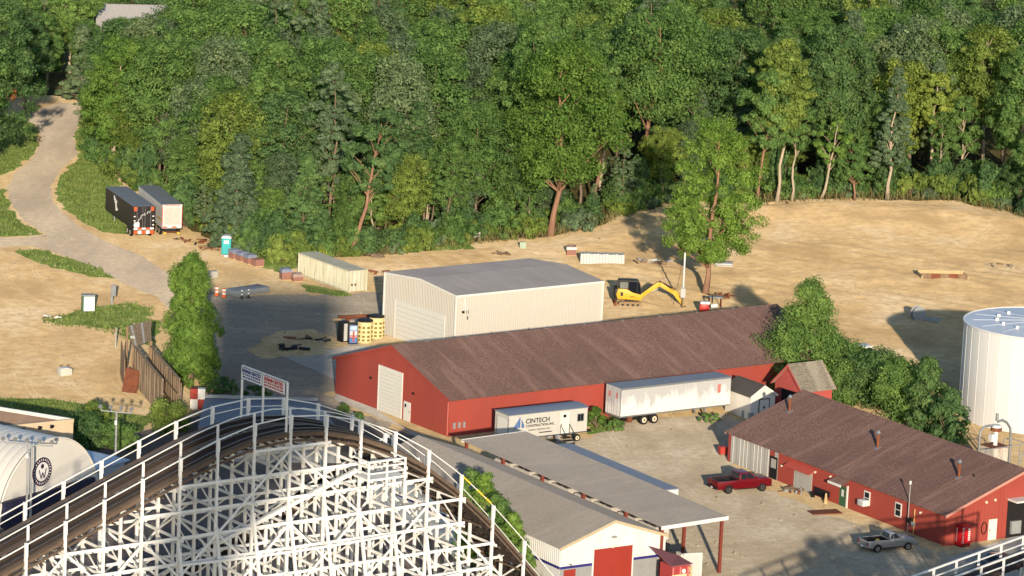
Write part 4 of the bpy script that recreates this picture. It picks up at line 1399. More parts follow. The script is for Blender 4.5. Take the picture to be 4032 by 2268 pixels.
# ---- brown roofed building, lower left
BR = thing('brown_roofed_building', 'low tan building with brown gravel roof and white roof edge', 'building')
c0 = O(447 * .6388 - 0, 0)
C0 = Vector((-40.45, 344.3, 0))
d1 = Vector((math.cos(R(155)), math.sin(R(155)), 0))
d2 = Vector((math.cos(R(214)), math.sin(R(214)), 0))
quad = [C0, C0 + d1 * 22, C0 + d1 * 22 + d2 * 13, C0 + d2 * 13]
M_TAN = mat('tan_stucco', L(204, 180, 146), .8, var=.06, dirt=L(170, 146, 116), dirt_amt=.4)
MB().prism([(p.x, p.y) for p in quad], 0, 5.2, 'z').build('walls', M_TAN, BR)
MB().poly([(p.x, p.y, 5.206) for p in quad]).build('roof', M_BROOF, BR)
for a, b in ((0, 1), (1, 2), (2, 3), (3, 0)):
    MB().beam(quad[a] + Vector((0, 0, 5.35)), quad[b] + Vector((0, 0, 5.35)), .22, .34).build('parapet', M_TRIM if a == 0 else M_TAN, BR)
for k in range(4):
    p = C0 + d2 * (2.6 + k * 1.25 + (.5 if k > 1 else 0)) + Vector((.25, -.35, 5.25))
    s = thing('spotlight', ['spotlight nearest the corner of the tan wall', 'second spotlight from the tan corner', 'third spotlight from the tan corner', 'spotlight farthest from the tan corner'][k], 'spotlight', p, R(-40))
    MB().tube([(0, 0, 0), (.28, 0, -.12)], [.06, .2], 8).build('shade', M_BLACK, s)
    MB().tube([(-.05, 0, -.35), (0, 0, 0)], .03, 5).build('arm', M_BLACK, s)

# ---- white arched hall with round emblem
QH = thing('arched_hall', 'white barrel vaulted hall with round dark emblem on its end', 'building', (-40.7, 329.5, 0), R(57))
QR = 6.8
arc = [(QR * math.cos(a), QR * math.sin(a) + .3) for a in np.linspace(0, math.pi, 33)]
M_QUON = mat('hall_white_metal', L(220, 212, 200), .5, var=.03, scale=.5, dirt=L(184, 170, 150), dirt_amt=.3, dirt_scale=.25)
MB().prism([(-QR, 0)] + [(-p[0] * 1, p[1]) for p in arc] + [(QR, 0)], -.0, .2, 'y').build('end_wall', M_QUON, QH)
NR = 20
for k in range(NR):
    y0, y1 = .25 + k * .9, .25 + (k + 1) * .9 - .02
    v = [(x * 1.004, y0, z * 1.004) for x, z in arc] + [(x * 1.012, (y0 + y1) / 2, z * 1.012) for x, z in arc] + [(x * 1.004, y1, z * 1.004) for x, z in arc]
    n = len(arc)
    MB().add(v, [(i, i + 1, i + 1 + n, i + n) for i in range(n - 1)] + [(i + n, i + 1 + n, i + 1 + 2 * n, i + 2 * n) for i in range(n - 1)]).build('roof_sheet', M_QUON, QH, smooth=True)
MB().tube([(x * 1.01, -.03, z * 1.01) for x, z in arc], .09, 6).build('arch_trim', M_QUON, QH)
# emblem
M_EMB = mat('emblem_dark', L(62, 38, 58), .5)
M_EMW = mat('emblem_white', L(226, 222, 216), .5, var=.02)
ecx, ecz, er = -1.15, 4.35, 1.32
circ = lambda r, n=40: [(ecx + r * math.cos(a), ecz + r * math.sin(a)) for a in np.linspace(0, 2 * math.pi, n, endpoint=False)]
em = MB().prism(circ(er), -.05, -.012, 'y').build('emblem', M_EMB, QH)
MB().prism(circ(er * .66), -.06, -.051, 'y').build('emblem_field', M_EMW, em)
MB().prism(circ(er * 1.06), -.011, -.006, 'y').build('emblem_rim', M_EMW, em)
for k in range(26):
    a = k / 26 * 2 * math.pi
    MB().obox((ecx + er * .83 * math.cos(a), -.055, ecz + er * .83 * math.sin(a)), .09, .012, .17, ry=math.pi / 2 - a).build('emblem_mark', M_EMW, em)
for (xa, za, xb, zb) in ((-.5, .25, -.2, -.6), (-.2, -.6, 0, -.05), (0, -.05, .2, -.6), (.2, -.6, .5, .25)):
    MB().beam((ecx + xa, -.07, ecz + za), (ecx + xb, -.07, ecz + zb), .02, .17, up=(1, 0, 0) if False else (0, 1, 0)).build('emblem_stroke', M_EMB, em)
MB().prism([(ecx + .22 * math.cos(a), ecz + .5 + .22 * math.sin(a)) for a in np.linspace(0, 6.283, 16, endpoint=False)], -.075, -.061, 'y').build('emblem_dot', M_EMB, em)
MB().box(-QR + .2, QR - 1.0, -.5, -.02, .2, 2.6).build('dark_base', mat('navy_base', L(46, 44, 66), .6), QH)

# ---- blue grey stall with number under the track
ST = thing('numbered_stall', 'pale blue stall marked 10 under the coaster track', 'stall', O(252, 1255), R(57))
MB().box(-2.2, 3.4, 0, 5, 0, 3.0).build('walls', mat('pale_blue_wall', L(150, 162, 178), .6), ST)
MB().box(-2.5, 3.7, -.4, 5.3, 3.0, 3.12).build('roof', mat('pale_blue_roof', L(168, 182, 200), .5), ST)
lettering('10', 1.3, M_BLACK, ST, face_mat((-1.9, -.03, 1.2), (1, 0, 0)), bold=.03)

# ---- grey roofed booth with red and white end, behind the crest of the coaster
bq = [O(517, 1003, 3.4), O(800, 1010, 3.4), O(850, 1080, 3.4), O(500, 1075, 3.4)]
GB = thing('grey_roofed_booth', 'low booth with grey roof and white back edge behind the coaster crest', 'booth')
MB().prism([(p.x, p.y) for p in bq], 0, 3.3, 'z').build('walls', M_GREYP, GB)
MB().prism([(p.x * 1.003, p.y * 1.0005) for p in bq], 3.304, 3.42, 'z').build('roof', mat('booth_roof', L(116, 115, 120), .7, var=.12), GB)
MB().beam(bq[0] + Vector((0, .1, .25)), bq[1] + Vector((0, .1, .18)), .16, .3).build('parapet', M_GREYP, GB)
sgn = thing('checkered_sign', 'red and white checkered sign box at the end of the booth', 'sign', O(496, 1040, 0), R(8))
for i in range(2):
    for j in range(2):
        MB().box(-.75 + i * .75, -.75 + (i + 1) * .75 - .004, -.35, .35, .5 + j * 1.05, .5 + (j + 1) * 1.05 - .004).build('panel', M_DOORRED if (i + j) % 2 else M_TRIM, sgn)
MB().box(-.1, .1, -.1, .1, 0, .5).build('post', M_GREYP, sgn)
r2 = thing('red_white_box', 'low white box with red side under the coaster crest', 'box', O(545, 1090), R(8))
MB().box(-.8, .9, -.5, .5, 1.2, 2.3).build('body', M_TRIM, r2, bevel=.05)
MB().box(.2, .92, -.52, -.505, 1.2, 2.0).build('red_panel', M_DOORRED, r2)
MB().box(-.7, .8, -.4, .4, 0, 1.19).build('stand', M_BLACK, r2)

# ---- far house in the woods
FH = thing('house', 'distant house with pale roof among the treetops', 'house', (O(250, 30, 10).x, 602, 0), R(10))
gable(FH, 11, -4, 5, 7.6, 3.6, mat('house_siding', L(180, 170, 160), .7), mat('pale_house_roof', L(168, 162, 156), .8, var=.08), ov=.5, og=.5)
MB().box(-.05, -.01, -1, 0, 3.6, 5).build('window', M_GLASS, FH)
# ================================================================== WOODEN ROLLER COASTER
CO = thing('roller_coaster', 'white timber lattice roller coaster hill with two dark tracks', 'roller coaster', (-14.98, 256.70, 0), R(36.5))
BAY = 2.97
PS = [-48, -40, -33, -26.8, -20.89, -17.91, -14.94, -11.97, -9.01, -6.01, -3.02, -.02, 2.79, 5.8, 8.7, 11.64, 14.55, 17.39, 20.34, 23.3, 26.3, 29.3, 32.5, 36, 40, 45]
PZ = [10.4, 13.6, 16.3, 18.7, 20.99, 22.15, 23.29, 24.42, 25.53, 26.61, 27.40, 27.68, 27.46, 26.75, 25.65, 24.03, 21.95, 19.46, 16.48, 13.3, 10.2, 7.4, 5.0, 3.6, 3.0, 3.2]


def railz(s):
    return float(np.interp(s, PS, PZ))


def tz(s):
    return railz(s) - 1.15                # top of the track bed


M_CW = mat('coaster_white_paint', L(236, 233, 227), .6, var=.05, scale=1.2, dirt=L(186, 176, 160), dirt_amt=.35, dirt_scale=1.0)
M_TW = mat('track_timber', L(58, 48, 43), .95, var=.3, scale=2, stretch=(.4, 3, 3), dirt=L(54, 44, 40), dirt_amt=.7, dirt_scale=.7)
M_TW2 = mat('weathered_walkway', L(104, 87, 73), .95, var=.3, scale=2, stretch=(.5, 2, 2), dirt=L(80, 66, 56), dirt_amt=.6, dirt_scale=.6)
M_RAIL = mat('worn_rail_steel', L(120, 112, 106), .4, .7, var=.2)
M_YEL = mat('yellow_rail_wrap', L(226, 196, 70), .5)
ROWS = (0.0, 2.8, 5.6)
K0, K1 = -9, 9
LEV = 1.83
ZL = [25.45 - LEV * n for n in range(14)]          # ledger levels, top down


def sweep(name, t0, t1, a, b, m, s0=-33.0, s1=33.0, step=.9, zf=tz, parent=CO):
    """a band that follows the track: from t0 to t1 across, from a to b above the bed"""
    mb = MB()
    n = int((s1 - s0) / step) + 1
    pts = []
    for i in range(n + 1):
        s = s0 + (s1 - s0) * i / n
        z = zf(s)
        pts += [(s, t0, z + a), (s, t1, z + a), (s, t1, z + b), (s, t0, z + b)]
    F = []
    for i in range(n):
        o = i * 4
        F += [(o, o + 1, o + 5, o + 4), (o + 1, o + 2, o + 6, o + 5), (o + 2, o + 3, o + 7, o + 6), (o + 3, o, o + 4, o + 7)]
    F += [(0, 3, 2, 1), (n * 4, n * 4 + 1, n * 4 + 2, n * 4 + 3)]
    return mb.add(pts, F).build(name, m, parent)


# posts: one long timber pair at every bent and row
for k in range(K0, K1 + 1):
    s = k * BAY
    for j, t in enumerate(ROWS):
        top = railz(s) + .05 if j in (0, 2) else tz(s) - .6
        MB().box(s - .09, s + .09, t - .09, t + .09, 0, top).build('post', M_CW, CO)
        MB().box(s - .11, s + .11, t - .125, t - .095, tz(s) + .25, top).build('post_board', M_CW, CO) if j in (0, 2) else None

lower = MB()
cnt = {'ledger': 0, 'brace': 0}


def member(kind, p, q, w, h, z):
    """timbers one can see are parts; those far below the picture are joined"""
    if z < 12.5 or cnt[kind] >= 300:
        lower.beam(p, q, w, h)
    else:
        cnt[kind] += 1
        MB().beam(p, q, w, h).build(kind, M_CW, CO)


jit = random.Random(3)
for lv, z in enumerate(ZL):
    for j, t in enumerate(ROWS):
        if j == 1 and lv % 2:
            continue
        zz = z - (.0, .35, .15)[j]
        # long ledgers of two or three bays where the hill is that high
        run = None
        for k in range(K0, K1 + 2):
            ok = k <= K1 and tz(k * BAY) - .5 > zz
            if ok and run is None:
                run = k
            if run is not None and (not ok or k - run >= 3):
                e = k if ok else k - 1
                if e > run:
                    off = -.13 if j == 0 else .13
                    ext = .35 if not ok else .12
                    member('ledger', (run * BAY - .12, t + off, zz + jit.uniform(-.02, .02)), (e * BAY + ext, t + off, zz + jit.uniform(-.02, .02)), .07, .2, zz)
                run = k if ok else None
    for k in range(K0, K1 + 1):
        s = k * BAY
        if tz(s) - .6 > z - .12:
            member('ledger', (s + .12, -.45, z - .16), (s + .12, 6.0, z - .16), .07, .2, z)

# diagonals of the near and far faces: long crossing braces over two bays
for t, off in ((0.0, -.2), (5.6, .2)):
    for k in range(K0, K1 - 1):
        for lv in range(0, len(ZL) - 3):
            if k % 2 == 0 and lv % 3 == 0:
                z0, z1 = ZL[lv], ZL[lv + 3]
                if tz((k) * BAY) - .6 > z0:
                    member('brace', (k * BAY, t + off, z0), ((k + 2) * BAY, t + off, z1), .06, .16, z0)
                if tz((k + 2) * BAY) - .6 > z0:
                    member('brace', ((k + 2) * BAY, t + off * 1.3, z0), (k * BAY, t + off * 1.3, z1), .06, .16, z0)
# cross bracing in every bent
for lv in range(len(ZL) - 1):
    for k in range(K0, K1 + 1):
        s = k * BAY
        z0, z1 = ZL[lv] - .16, ZL[lv + 1] - .16
        if tz(s) - .5 < z0:
            continue
        for (ta, tb) in ((0, 2.8), (2.8, 5.6)):
            if (lv + int(ta)) % 2 == 0:
                member('brace', (s - .12, ta, z0), (s - .12, tb, z1), .05, .12, z0)
            else:
                member('brace', (s - .12, tb, z0), (s - .12, ta, z1), .05, .12, z0)
# battered outer legs on the near side
for k in range(K0, K1 + 1):
    s = k * BAY
    zt = tz(s) - 5.2
    if zt > 6:
        MB().beam((s, -.1, zt), (s, -.1 - zt * .24, 0), .16, .2, up=(1, 0, 0)).build('batter_leg', M_CW, CO)
        for lv, z in enumerate(ZL):
            if z < zt - .5 and lv % 2 == 0:
                lower.beam((s + .1, -.2 - (zt - z) * .24, z), (s + .1, 0, z), .07, .18)
for lv, z in enumerate(ZL):
    if lv % 2 == 0 and z < 19:
        for k in range(K0, K1):
            za, zb = tz(k * BAY) - 5.2, tz((k + 1) * BAY) - 5.2
            if min(za, zb) > z + .4:
                lower.beam((k * BAY, -.25 - (za - z) * .24, z), ((k + 1) * BAY, -.25 - (zb - z) * .24, z), .07, .18)
o = lower.build('timbers', M_CW, CO)
o['kind'] = 'stuff'

# the two tracks
for c in (1.35, 4.3):
    for g in (-.56, .56):
        sweep('track_stringer', c + g - .13, c + g + .13, -.42, .02, M_TW)
        sweep('running_rail', c + g - .05, c + g + .05, .024, .05, M_RAIL)
    sweep('chain_trough', c - .13, c + .13, -.2, -.08, M_TW, -33, 1)
sweep('edge_stringer', .02, .12, -.36, -.10, M_TW2)
sweep('edge_stringer', -.04, .08, -.74, -.58, M_TW2)
sweep('edge_stringer', 5.5, 5.62, -.36, -.10, M_TW2)
sweep('edge_stringer', 5.5, 5.62, -.86, -.60, M_TW2)
sweep('walkway', .14, .52, -.10, -.05, M_TW2)
sweep('walkway', 2.5, 3.1, -.10, -.05, M_TW2)
sweep('walkway', 5.06, 5.48, -.10, -.05, M_TW2)
tie = MB().box(-.09, .09, -1.0, 1.0, -.60, -.44).mesh('tie', M_TW)
wtie = MB().box(-.06, .06, -2.85, 2.85, -.98, -.88).mesh('cross_beam', M_TW2)
n = 0
s = -31.0
while s < 31:
    dz = math.atan((tz(s + .4) - tz(s - .4)) / .8)
    for c in (1.35, 4.3):
        o = obj('tie', tie, CO, (s, c, tz(s)))
        o.rotation_euler = (0, -dz, 0)
    if n % 3 == 0:
        o = obj('cross_beam', wtie, CO, (s, 2.8, tz(s)))
        o.rotation_euler = (0, -dz, 0)
    s += .62
    n += 1

# handrails
for t, m in ((-.11, M_CW), (5.68, M_CW)):
    sweep('hand_rail', t - .04, t + .04, 1.08, 1.16, m)
    if t > 1:
        sweep('mid_rail', t - .02, t + .02, .54, .60, m)
sweep('hand_rail', 2.5 - .04, 2.5 + .04, 1.03, 1.10, M_CW)
for (a, b) in ((14.9, 15.6), (16.2, 16.8), (17.0, 17.5)):
    sweep('yellow_wrap', -.17, -.05, 1.05, 1.19, M_YEL, a, b, .5)
for k in range(K0, K1):
    s = (k + .5) * BAY
    MB().box(s - .09, s + .09, 2.4, 2.47, tz(s) - .05, tz(s) + 1.04).build('rail_post', M_CW, CO)

# lower return track seen through the lattice, with its own white side rail
rz_ = lambda s: 17.0 + (s - 0) * .42
for c in (7.4, 8.6):
    sweep('return_track', c - .16, c + .16, -.4, 0, M_TW, -16, 13, 1.0, rz_)
sweep('return_deck', 6.75, 9.3, -.72, -.62, M_TW, -16, 13, 1.0, rz_)
tie2 = MB().box(-.08, .08, -1.1, 1.1, -.58, -.42).mesh('return_tie', M_TW2)
for k in range(46):
    o = obj('return_tie', tie2, CO, (-15.5 + k * .62, 8.0, rz_(-15.5 + k * .62)))
    o.rotation_euler = (0, -math.atan(.42), 0)
sweep('return_rail', 6.6, 6.7, .9, 1.05, M_CW, -16, 13, 1.0, rz_)
for k in range(-5, 5):
    s = k * BAY
    MB().box(s - .08, s + .08, 6.6, 6.72, 0, rz_(s) + 1.0).build('return_post', M_CW, CO)
    MB().box(s - .08, s + .08, 9.3, 9.45, 0, rz_(s) + 1.0).build('return_post', M_CW, CO)
MB().beam((5.9, .35, 23.0), (-5.5, .35, 19.1), .3, .28).build('stair_stringer', M_CW, CO)

# caged work platform on the near side
MB().box(5.3, 8.5, -2.05, -.2, 22.75, 22.9).build('platform_deck', M_CW, CO)
for a, b in (((5.35, -2.0), (8.45, -2.0)), ((5.35, -2.0), (5.35, -.2)), ((8.45, -2.0), (8.45, -.2))):
    for z in (23.3, 23.75, 24.15):
        MB().beam((a[0], a[1], z), (b[0], b[1], z), .08, .11).build('platform_rail', M_CW, CO)
for x, y in ((5.35, -2.0), (6.9, -2.0), (8.45, -2.0)):
    MB().box(x - .06, x + .06, y - .06, y + .06, 21.2, 24.2).build('platform_post', M_CW, CO)

# warning signs on a frame across the crest
SG = thing('sign_gantry', 'white sign frame across the coaster crest', 'sign frame', CO.matrix_basis @ Vector((0, 0, 0)), R(36.5))
for t, z0 in ((.25, 25.0), (3.35, 26.4), (6.15, 25.5)):
    MB().box(-.28, -.16, t - .06, t + .06, z0, 30.0).build('post', M_CW, SG)
MB().box(-.26, -.18, .25, 6.15, 29.98, 30.06).build('cross_bar', M_CW, SG)
M_SB = mat('sign_blue', L(48, 62, 128), .5)
M_SR = mat('sign_red', L(184, 62, 66), .5)
for lab, ta, tb, m in (('white warning board with blue lettering over the crest', 6.06, 3.48, M_SB), ('white warning board with red lettering over the crest', 3.26, .45, M_SR)):
    b = thing('warning_sign', lab, 'sign', CO.matrix_basis @ Vector((-.3, ta, 29.08)), R(36.5 - 90))
    Wd = ta - tb
    # local x runs toward the near side, the board faces -y
    MB().box(0, Wd, -.03, 0, 0, .88).build('board', M_CW, b)
    for z0, z1 in ((0, .03), (.85, .88)):
        MB().box(0, Wd, -.045, -.031, z0, z1).build('border', m, b)
    lettering('REMAIN SEATED', .36, m, b, face_mat((Wd / 2, -.04, .53), (1, 0, 0)), align='CENTER', bold=.012, spacing=.93)
    rr = random.Random(4)
    for z in (.34, .14):
        x = .15
        while x < Wd - .3:
            w = rr.uniform(.12, .42)
            MB().box(x, min(x + w, Wd - .12), -.042, -.031, z, z + .12).build('small_print', m, b)
            x += w + .08

# a nearer run of white-railed track crosses the lower right corner
RT = thing('railed_track', 'white railed track crossing the lower right corner', 'roller coaster', (35.3, 286.2, 0), R(47))
for z, w in ((9.9, .14), (9.25, .09)):
    MB().beam((-14, 0, z - .8), (16, 0, z + .9), w, w).build('hand_rail', M_CW, RT)
    MB().beam((-14, 2.4, z - .8), (16, 2.4, z + .9), w, w).build('hand_rail', M_CW, RT)
for k in range(-5, 6):
    x = k * 2.97 + 1.0
    zz = 9.9 + x * .0567
    MB().box(x - .1, x + .1, -.09, .02, 0, zz).build('post', M_CW, RT)
    MB().box(x - .1, x + .1, 2.34, 2.45, 0, zz).build('post', M_CW, RT)
MB().beam((-14, 1.2, 7.9), (16, 1.2, 9.6), 2.2, .3).build('track_bed', M_TW, RT)

# tall lookout tower the picture is taken from, behind and below the viewer: its shadow lies over yard and coaster crest
TW = thing('lookout_tower', 'tall lookout tower standing behind the viewer', 'tower', (0, -9.0, 0))
M_TWR = mat('tower_paint', L(120, 128, 130), .6)
MB().box(-5.0, 0.0, -3.0, 3.0, 0, 72).build('shaft', M_TWR, TW)
MB().prism([(-5.0, 72), (0.2, 72), (1.1, 75), (3.4, 79.4), (7.6, 84.2), (11, 85.2), (12.2, 94.4), (12.2, 95.6), (-2.2, 95.6), (-2.4, 84), (-3.6, 79.4), (-5.0, 75)], -3.0, 4.0, 'y').build('deck', M_TWR, TW)
# ================================================================== VEHICLES AND YARD OBJECTS
M_TYRE = mat('tyre_rubber', L(38, 36, 36), .9, var=.2)
M_RIM = mat('wheel_rim', L(170, 168, 164), .35, .7, var=.1)
M_RIMD = mat('dark_alloy', L(92, 88, 84), .4, .5, var=.1)
M_RIMC = mat('cream_rim', L(214, 198, 166), .6)
M_REFR = mat('reflective_red', L(236, 92, 52), .35, var=.05)
M_REFW = mat('reflective_white', L(250, 244, 230), .3, var=.02)
M_LTAIL = mat('tail_lamp_red', L(130, 26, 28), .2)
M_CHROME = mat('chrome', L(206, 204, 200), .2, .9, var=.05)


def wheel(t, x, y, r, w, rim=M_RIM, side=1, n=20):
    """tyre around a y axis with a rim facing `side`"""
    y0, y1 = (y - w / 2, y + w / 2)
    ty = MB().tube([(x, y0, r), (x, y0 + w * .12, r), (x, y1 - w * .12, r), (x, y1, r)], [r * .88, r, r, r * .88], n).build('tyre', M_TYRE, t)
    yo = y + side * w / 2
    MB().tube([(x, yo - side * .02, r), (x, yo + side * .015, r)], [r * .62, r * .56], n).build('rim', rim, ty)
    MB().tube([(x, yo + side * .01, r), (x, yo + side * .035, r)], r * .18, 8).build('hub', M_BLACK, ty)


def pickup(name, label, loc, rz, paint, bedm, Ln=5.85, Wd=2.0, wb=3.7, crew=True, load=None, top=1.95):
    t = thing(name, label, 'pickup truck', loc, rz)           # origin: rear axle on the ground, x forward
    rr = .40 if crew else .36
    xr, xf = -1.2 if crew else -1.05, Ln - (1.2 if crew else 1.05)
    bed1 = 1.05 if crew else 1.15                             # front wall of the bed
    zb, zt = .48, 1.28 if crew else 1.12                      # sill, bed rail
    zh = zt - .02
    arch = lambda cx: [(cx + (rr + .09) * math.cos(a), rr + (rr + .09) * math.sin(a)) for a in np.linspace(math.pi - .15, .15, 9)]
    hw = Wd / 2
    side = [(xr, zb + .1)] + [(xr + .05, zb)] + arch(0) + arch(wb) + [(xf - .1, zb), (xf, zb + .2), (xf, zh - .12), (xf - .25, zh), (wb - .75, zh + .05), (bed1, zt + .02), (xr, zt)]
    for s in (-1, 1):
        MB().prism(side, s * (hw - .14), s * hw, 'y').build('body_side', paint, t, bevel=.03)
    # bed
    MB().box(xr + .05, bed1, -hw + .14, hw - .14, .72, .78).build('bed_floor', bedm, t)
    MB().box(xr, xr + .08, -hw + .14, hw - .14, zb + .12, zt).build('tailgate', paint, t, bevel=.02)
    MB().box(bed1 - .06, bed1, -hw + .14, hw - .14, .7, zt + .02).build('bed_front_wall', bedm, t)
    for s in (-1, 1):
        MB().box(xr + .08, bed1 - .06, s * (hw - .15), s * (hw - .2), .78, zt - .01).build('bed_liner', bedm, t)
        MB().box(-.5, .5, s * (hw - .42), s * (hw - .2), .78, 1.0).build('wheel_housing', bedm, t)
    # cab and hood
    c1 = wb - .75
    MB().box(bed1 + .005, c1 + .1, -hw + .135, hw - .135, zb - .05, zt).build('cab_floor', paint, t)
    MB().prism([(c1 + .08, zb), (xf - .02, zb), (xf - .02, zh - .14), (xf - .27, zh + .015), (c1 + .08, zh + .1)], -hw + .135, hw - .135, 'y').build('hood', paint, t, bevel=.04)
    zr = top
    b0, b1, b2, b3 = bed1 + .02, c1 + .22, c1 - .62, bed1 + .22      # base back, base front, roof front, roof back
    ins = .17
    lo = [(b0, -hw + .03, zt), (b1, -hw + .03, zt + .05), (b1, hw - .03, zt + .05), (b0, hw - .03, zt)]
    hi = [(b3, -hw + ins, zr - .02), (b2, -hw + ins, zr), (b2, hw - ins, zr), (b3, hw - ins, zr - .02)]
    MB().add(lo + hi, [(0, 1, 5, 4), (1, 2, 6, 5), (2, 3, 7, 6), (3, 0, 4, 7), (4, 5, 6, 7), (0, 3, 2, 1)]).build('cab', paint, t, bevel=.05)

    def on(face, u0, u1, v0, v1, off=.012):
        A, B, C, D = [Vector(p) for p in face]                       # A,B bottom; C over B; D over A
        f = lambda u, v: (A * (1 - u) + B * u) * (1 - v) + (D * (1 - u) + C * u) * v
        nrm = (B - A).cross(D - A).normalized() * off
        q = [f(u0, v0) + nrm, f(u1, v0) + nrm, f(u1, v1) + nrm, f(u0, v1) + nrm]
        return MB().poly(q)
    for s in (0, 1):
        F = [lo[0], lo[1], hi[1], hi[0]] if s == 0 else [lo[2], lo[3], hi[3], hi[2]]
        if crew:
            spans = ((.10, .46), (.50, .88))
        else:
            spans = ((.10, .30), (.36, .86))
        if s == 1:
            spans = tuple((1 - b, 1 - a) for a, b in spans)
        for a, b in spans:
            on(F, a, b, .12, .86).build('side_window', M_GLASS, t)
    on([lo[3], lo[0], hi[0], hi[3]], .10, .90, .16, .86).build('rear_window', M_GLASS, t)
    on([lo[1], lo[2], hi[2], hi[1]], .06, .94, .08, .9).build('windscreen', M_GLASS, t)
    for s in (-1, 1):
        wheel(t, 0, s * (hw - .14), rr, .27, M_RIMD if crew else M_RIM, s)
        wheel(t, wb, s * (hw - .14), rr, .27, M_RIMD if crew else M_RIM, s)
        MB().box(xr - .015, xr + .12, s * hw - (.16 if s > 0 else -.005), s * hw + (.005 if s > 0 else .16), zt - .5, zt - .06).build('tail_lamp', M_LTAIL, t)
        MB().box(xf - .12, xf + .015, s * (hw - .32) - .14, s * (hw - .32) + .14, zh - .42, zh - .2).build('head_lamp', M_LAMP, t)
        MB().box(b1 - .35, b1 - .15, s * (hw + .04), s * (hw + .22), zt + .08, zt + .3).build('mirror', paint, t, bevel=.02)
        for dx in ((c1 - .5, c1 - 1.6) if crew else (c1 - .7,)):
            MB().box(dx, dx + .18, s * (hw + .003), s * (hw + .03), zt - .12, zt - .07).build('door_handle', paint, t)
        MB().box(.6, wb - .6, s * (hw - .02), s * (hw + .06), zb - .08, zb - .02).build('side_step', M_BLACK, t)
    MB().box(xr - .16, xr - .01, -hw + .05, hw - .05, .5, .70).build('rear_bumper', M_CHROME if not crew else M_BLACK, t, bevel=.02)
    MB().box(xf + .0, xf + .12, -hw + .05, hw - .05, .45, .68).build('front_bumper', M_CHROME, t, bevel=.02)
    MB().box(xr - .175, xr - .162, -.2, .12, .52, .66).build('number_plate', M_REFW, t)
    MB().box(xf - .03, xf + .012, -.55, .55, .78, 1.05).build('grille', M_BLACK, t)
    if load:
        load(t)
    return t


M_REDCAR = mat('deep_red_car_paint', L(104, 14, 24), .25, var=.04, spec=.6)
M_SILVER = mat('silver_car_paint', L(158, 154, 150), .35, .25, var=.04, spec=.5)
ra, fa = O(1832, 1243), O(1918, 1236)
ang = math.atan2(fa.y - ra.y, fa.x - ra.x)
nv = Vector((-math.sin(ang), math.cos(ang), 0))
pickup('pickup_truck', 'dark red crew cab pickup parked before the grey boarded wall', ra + nv * .9, ang, M_REDCAR, M_BLACK, 5.85, 2.0, 3.68, True)
ra, fa = O(2207, 1391), O(2285, 1384)
ang = math.atan2(fa.y - ra.y, fa.x - ra.x)
nv = Vector((-math.sin(ang), math.cos(ang), 0))
def _load(t):
    MB().tube([(.35, -.2, .79), (.35, -.2, 1.0), (.35, -.2, 1.12)], [.28, .26, .05], 10).build('yellow_load', mat('yellow_hard_plastic', L(224, 184, 70), .5), t)
pickup('pickup_truck', 'silver extended cab pickup with yellow load parked near the drinks machine', ra + nv * .82, ang, M_SILVER, M_BLACK, 5.1, 1.78, 3.2, False, _load, 1.72)


def semi(name, label, loc, rz, Ln, Wd, z0, z1, sidem, roofm, rear=None, group=None, ribs=0, rearbig=False, wheels=(1.2, 2.5), rim=M_RIMC, legs=True):
    """box trailer: rear at x = 0, floor at z0; y from 0 to Wd"""
    t = thing(name, label, 'trailer', loc, rz, group)
    MB().box(.05, Ln, 0, Wd, z0, z1 - .03).build('box_body', sidem, t)
    MB().box(0, Ln + .03, -.02, Wd + .02, z1 - .028, z1 + .02).build('roof', roofm, t)
    MB().box(.0, Ln + .02, -.025, -.003, z0 - .02, z0 + .12).build('side_rail', M_STEEL, t)
    MB().box(.0, Ln + .02, -.025, -.003, z1 - .16, z1 - .03).build('side_rail', M_STEEL, t)
    if ribs:
        rm = MB().box(-.02, .02, -.022, -.002, z0 + .13, z1 - .17).mesh('side_post', sidem)
        for k in range(1, ribs):
            obj('side_post', rm, t, (Ln * k / ribs, 0, 0))
    dm = rear or sidem
    MB().box(.0, .047, .06, Wd / 2 - .02, z0 + .1, z1 - .12).build('rear_door', dm, t)
    MB().box(.0, .047, Wd / 2 + .02, Wd - .06, z0 + .1, z1 - .12).build('rear_door', dm, t)
    for y in (.5, Wd / 2 - .15, Wd / 2 + .15, Wd - .5):
        MB().tube([(-.03, y, z0 + .05), (-.03, y, z1 - .1)], .022, 5).build('lock_bar', M_STEEL, t)
    for a, b in ((0, .06), (Wd - .06, Wd)):
        MB().box(-.01, .05, a, b, z0, z1).build('rear_frame', M_STEEL if rear is None else dm, t)
    MB().box(-.01, .05, .06, Wd - .06, z1 - .12, z1).build('rear_frame', dm, t)
    MB().box(.0, .1, .06, Wd - .06, z0 - .1, z0 + .1).build('rear_sill', M_STEEL, t)
    for wx in wheels:
        for yy, sd in ((.18, -1), (Wd - .18, 1)):
            wheel(t, wx, yy, .5, .34, rim, sd)
    MB().box(.8, 3.4, .55, Wd - .55, .5, z0).build('bogie', M_BLACK, t)
    MB().box(.0, .08, .3, Wd - .3, .5, .62).build('underride_bar', M_RUST if rear is None else M_BLACK, t)
    if legs:
        for yy in (.45, Wd - .45):
            MB().box(Ln - 3.0, Ln - 2.85, yy - .08, yy + .08, .05, z0).build('landing_leg', M_STEEL, t)
            MB().box(Ln - 3.1, Ln - 2.75, yy - .18, yy + .18, 0, .06).build('leg_foot', M_STEEL, t)
        MB().beam((Ln - 2.92, .45, .7), (Ln - 2.92, Wd - .45, z0 - .1), .05, .05).build('leg_brace', M_STEEL, t)
    return t


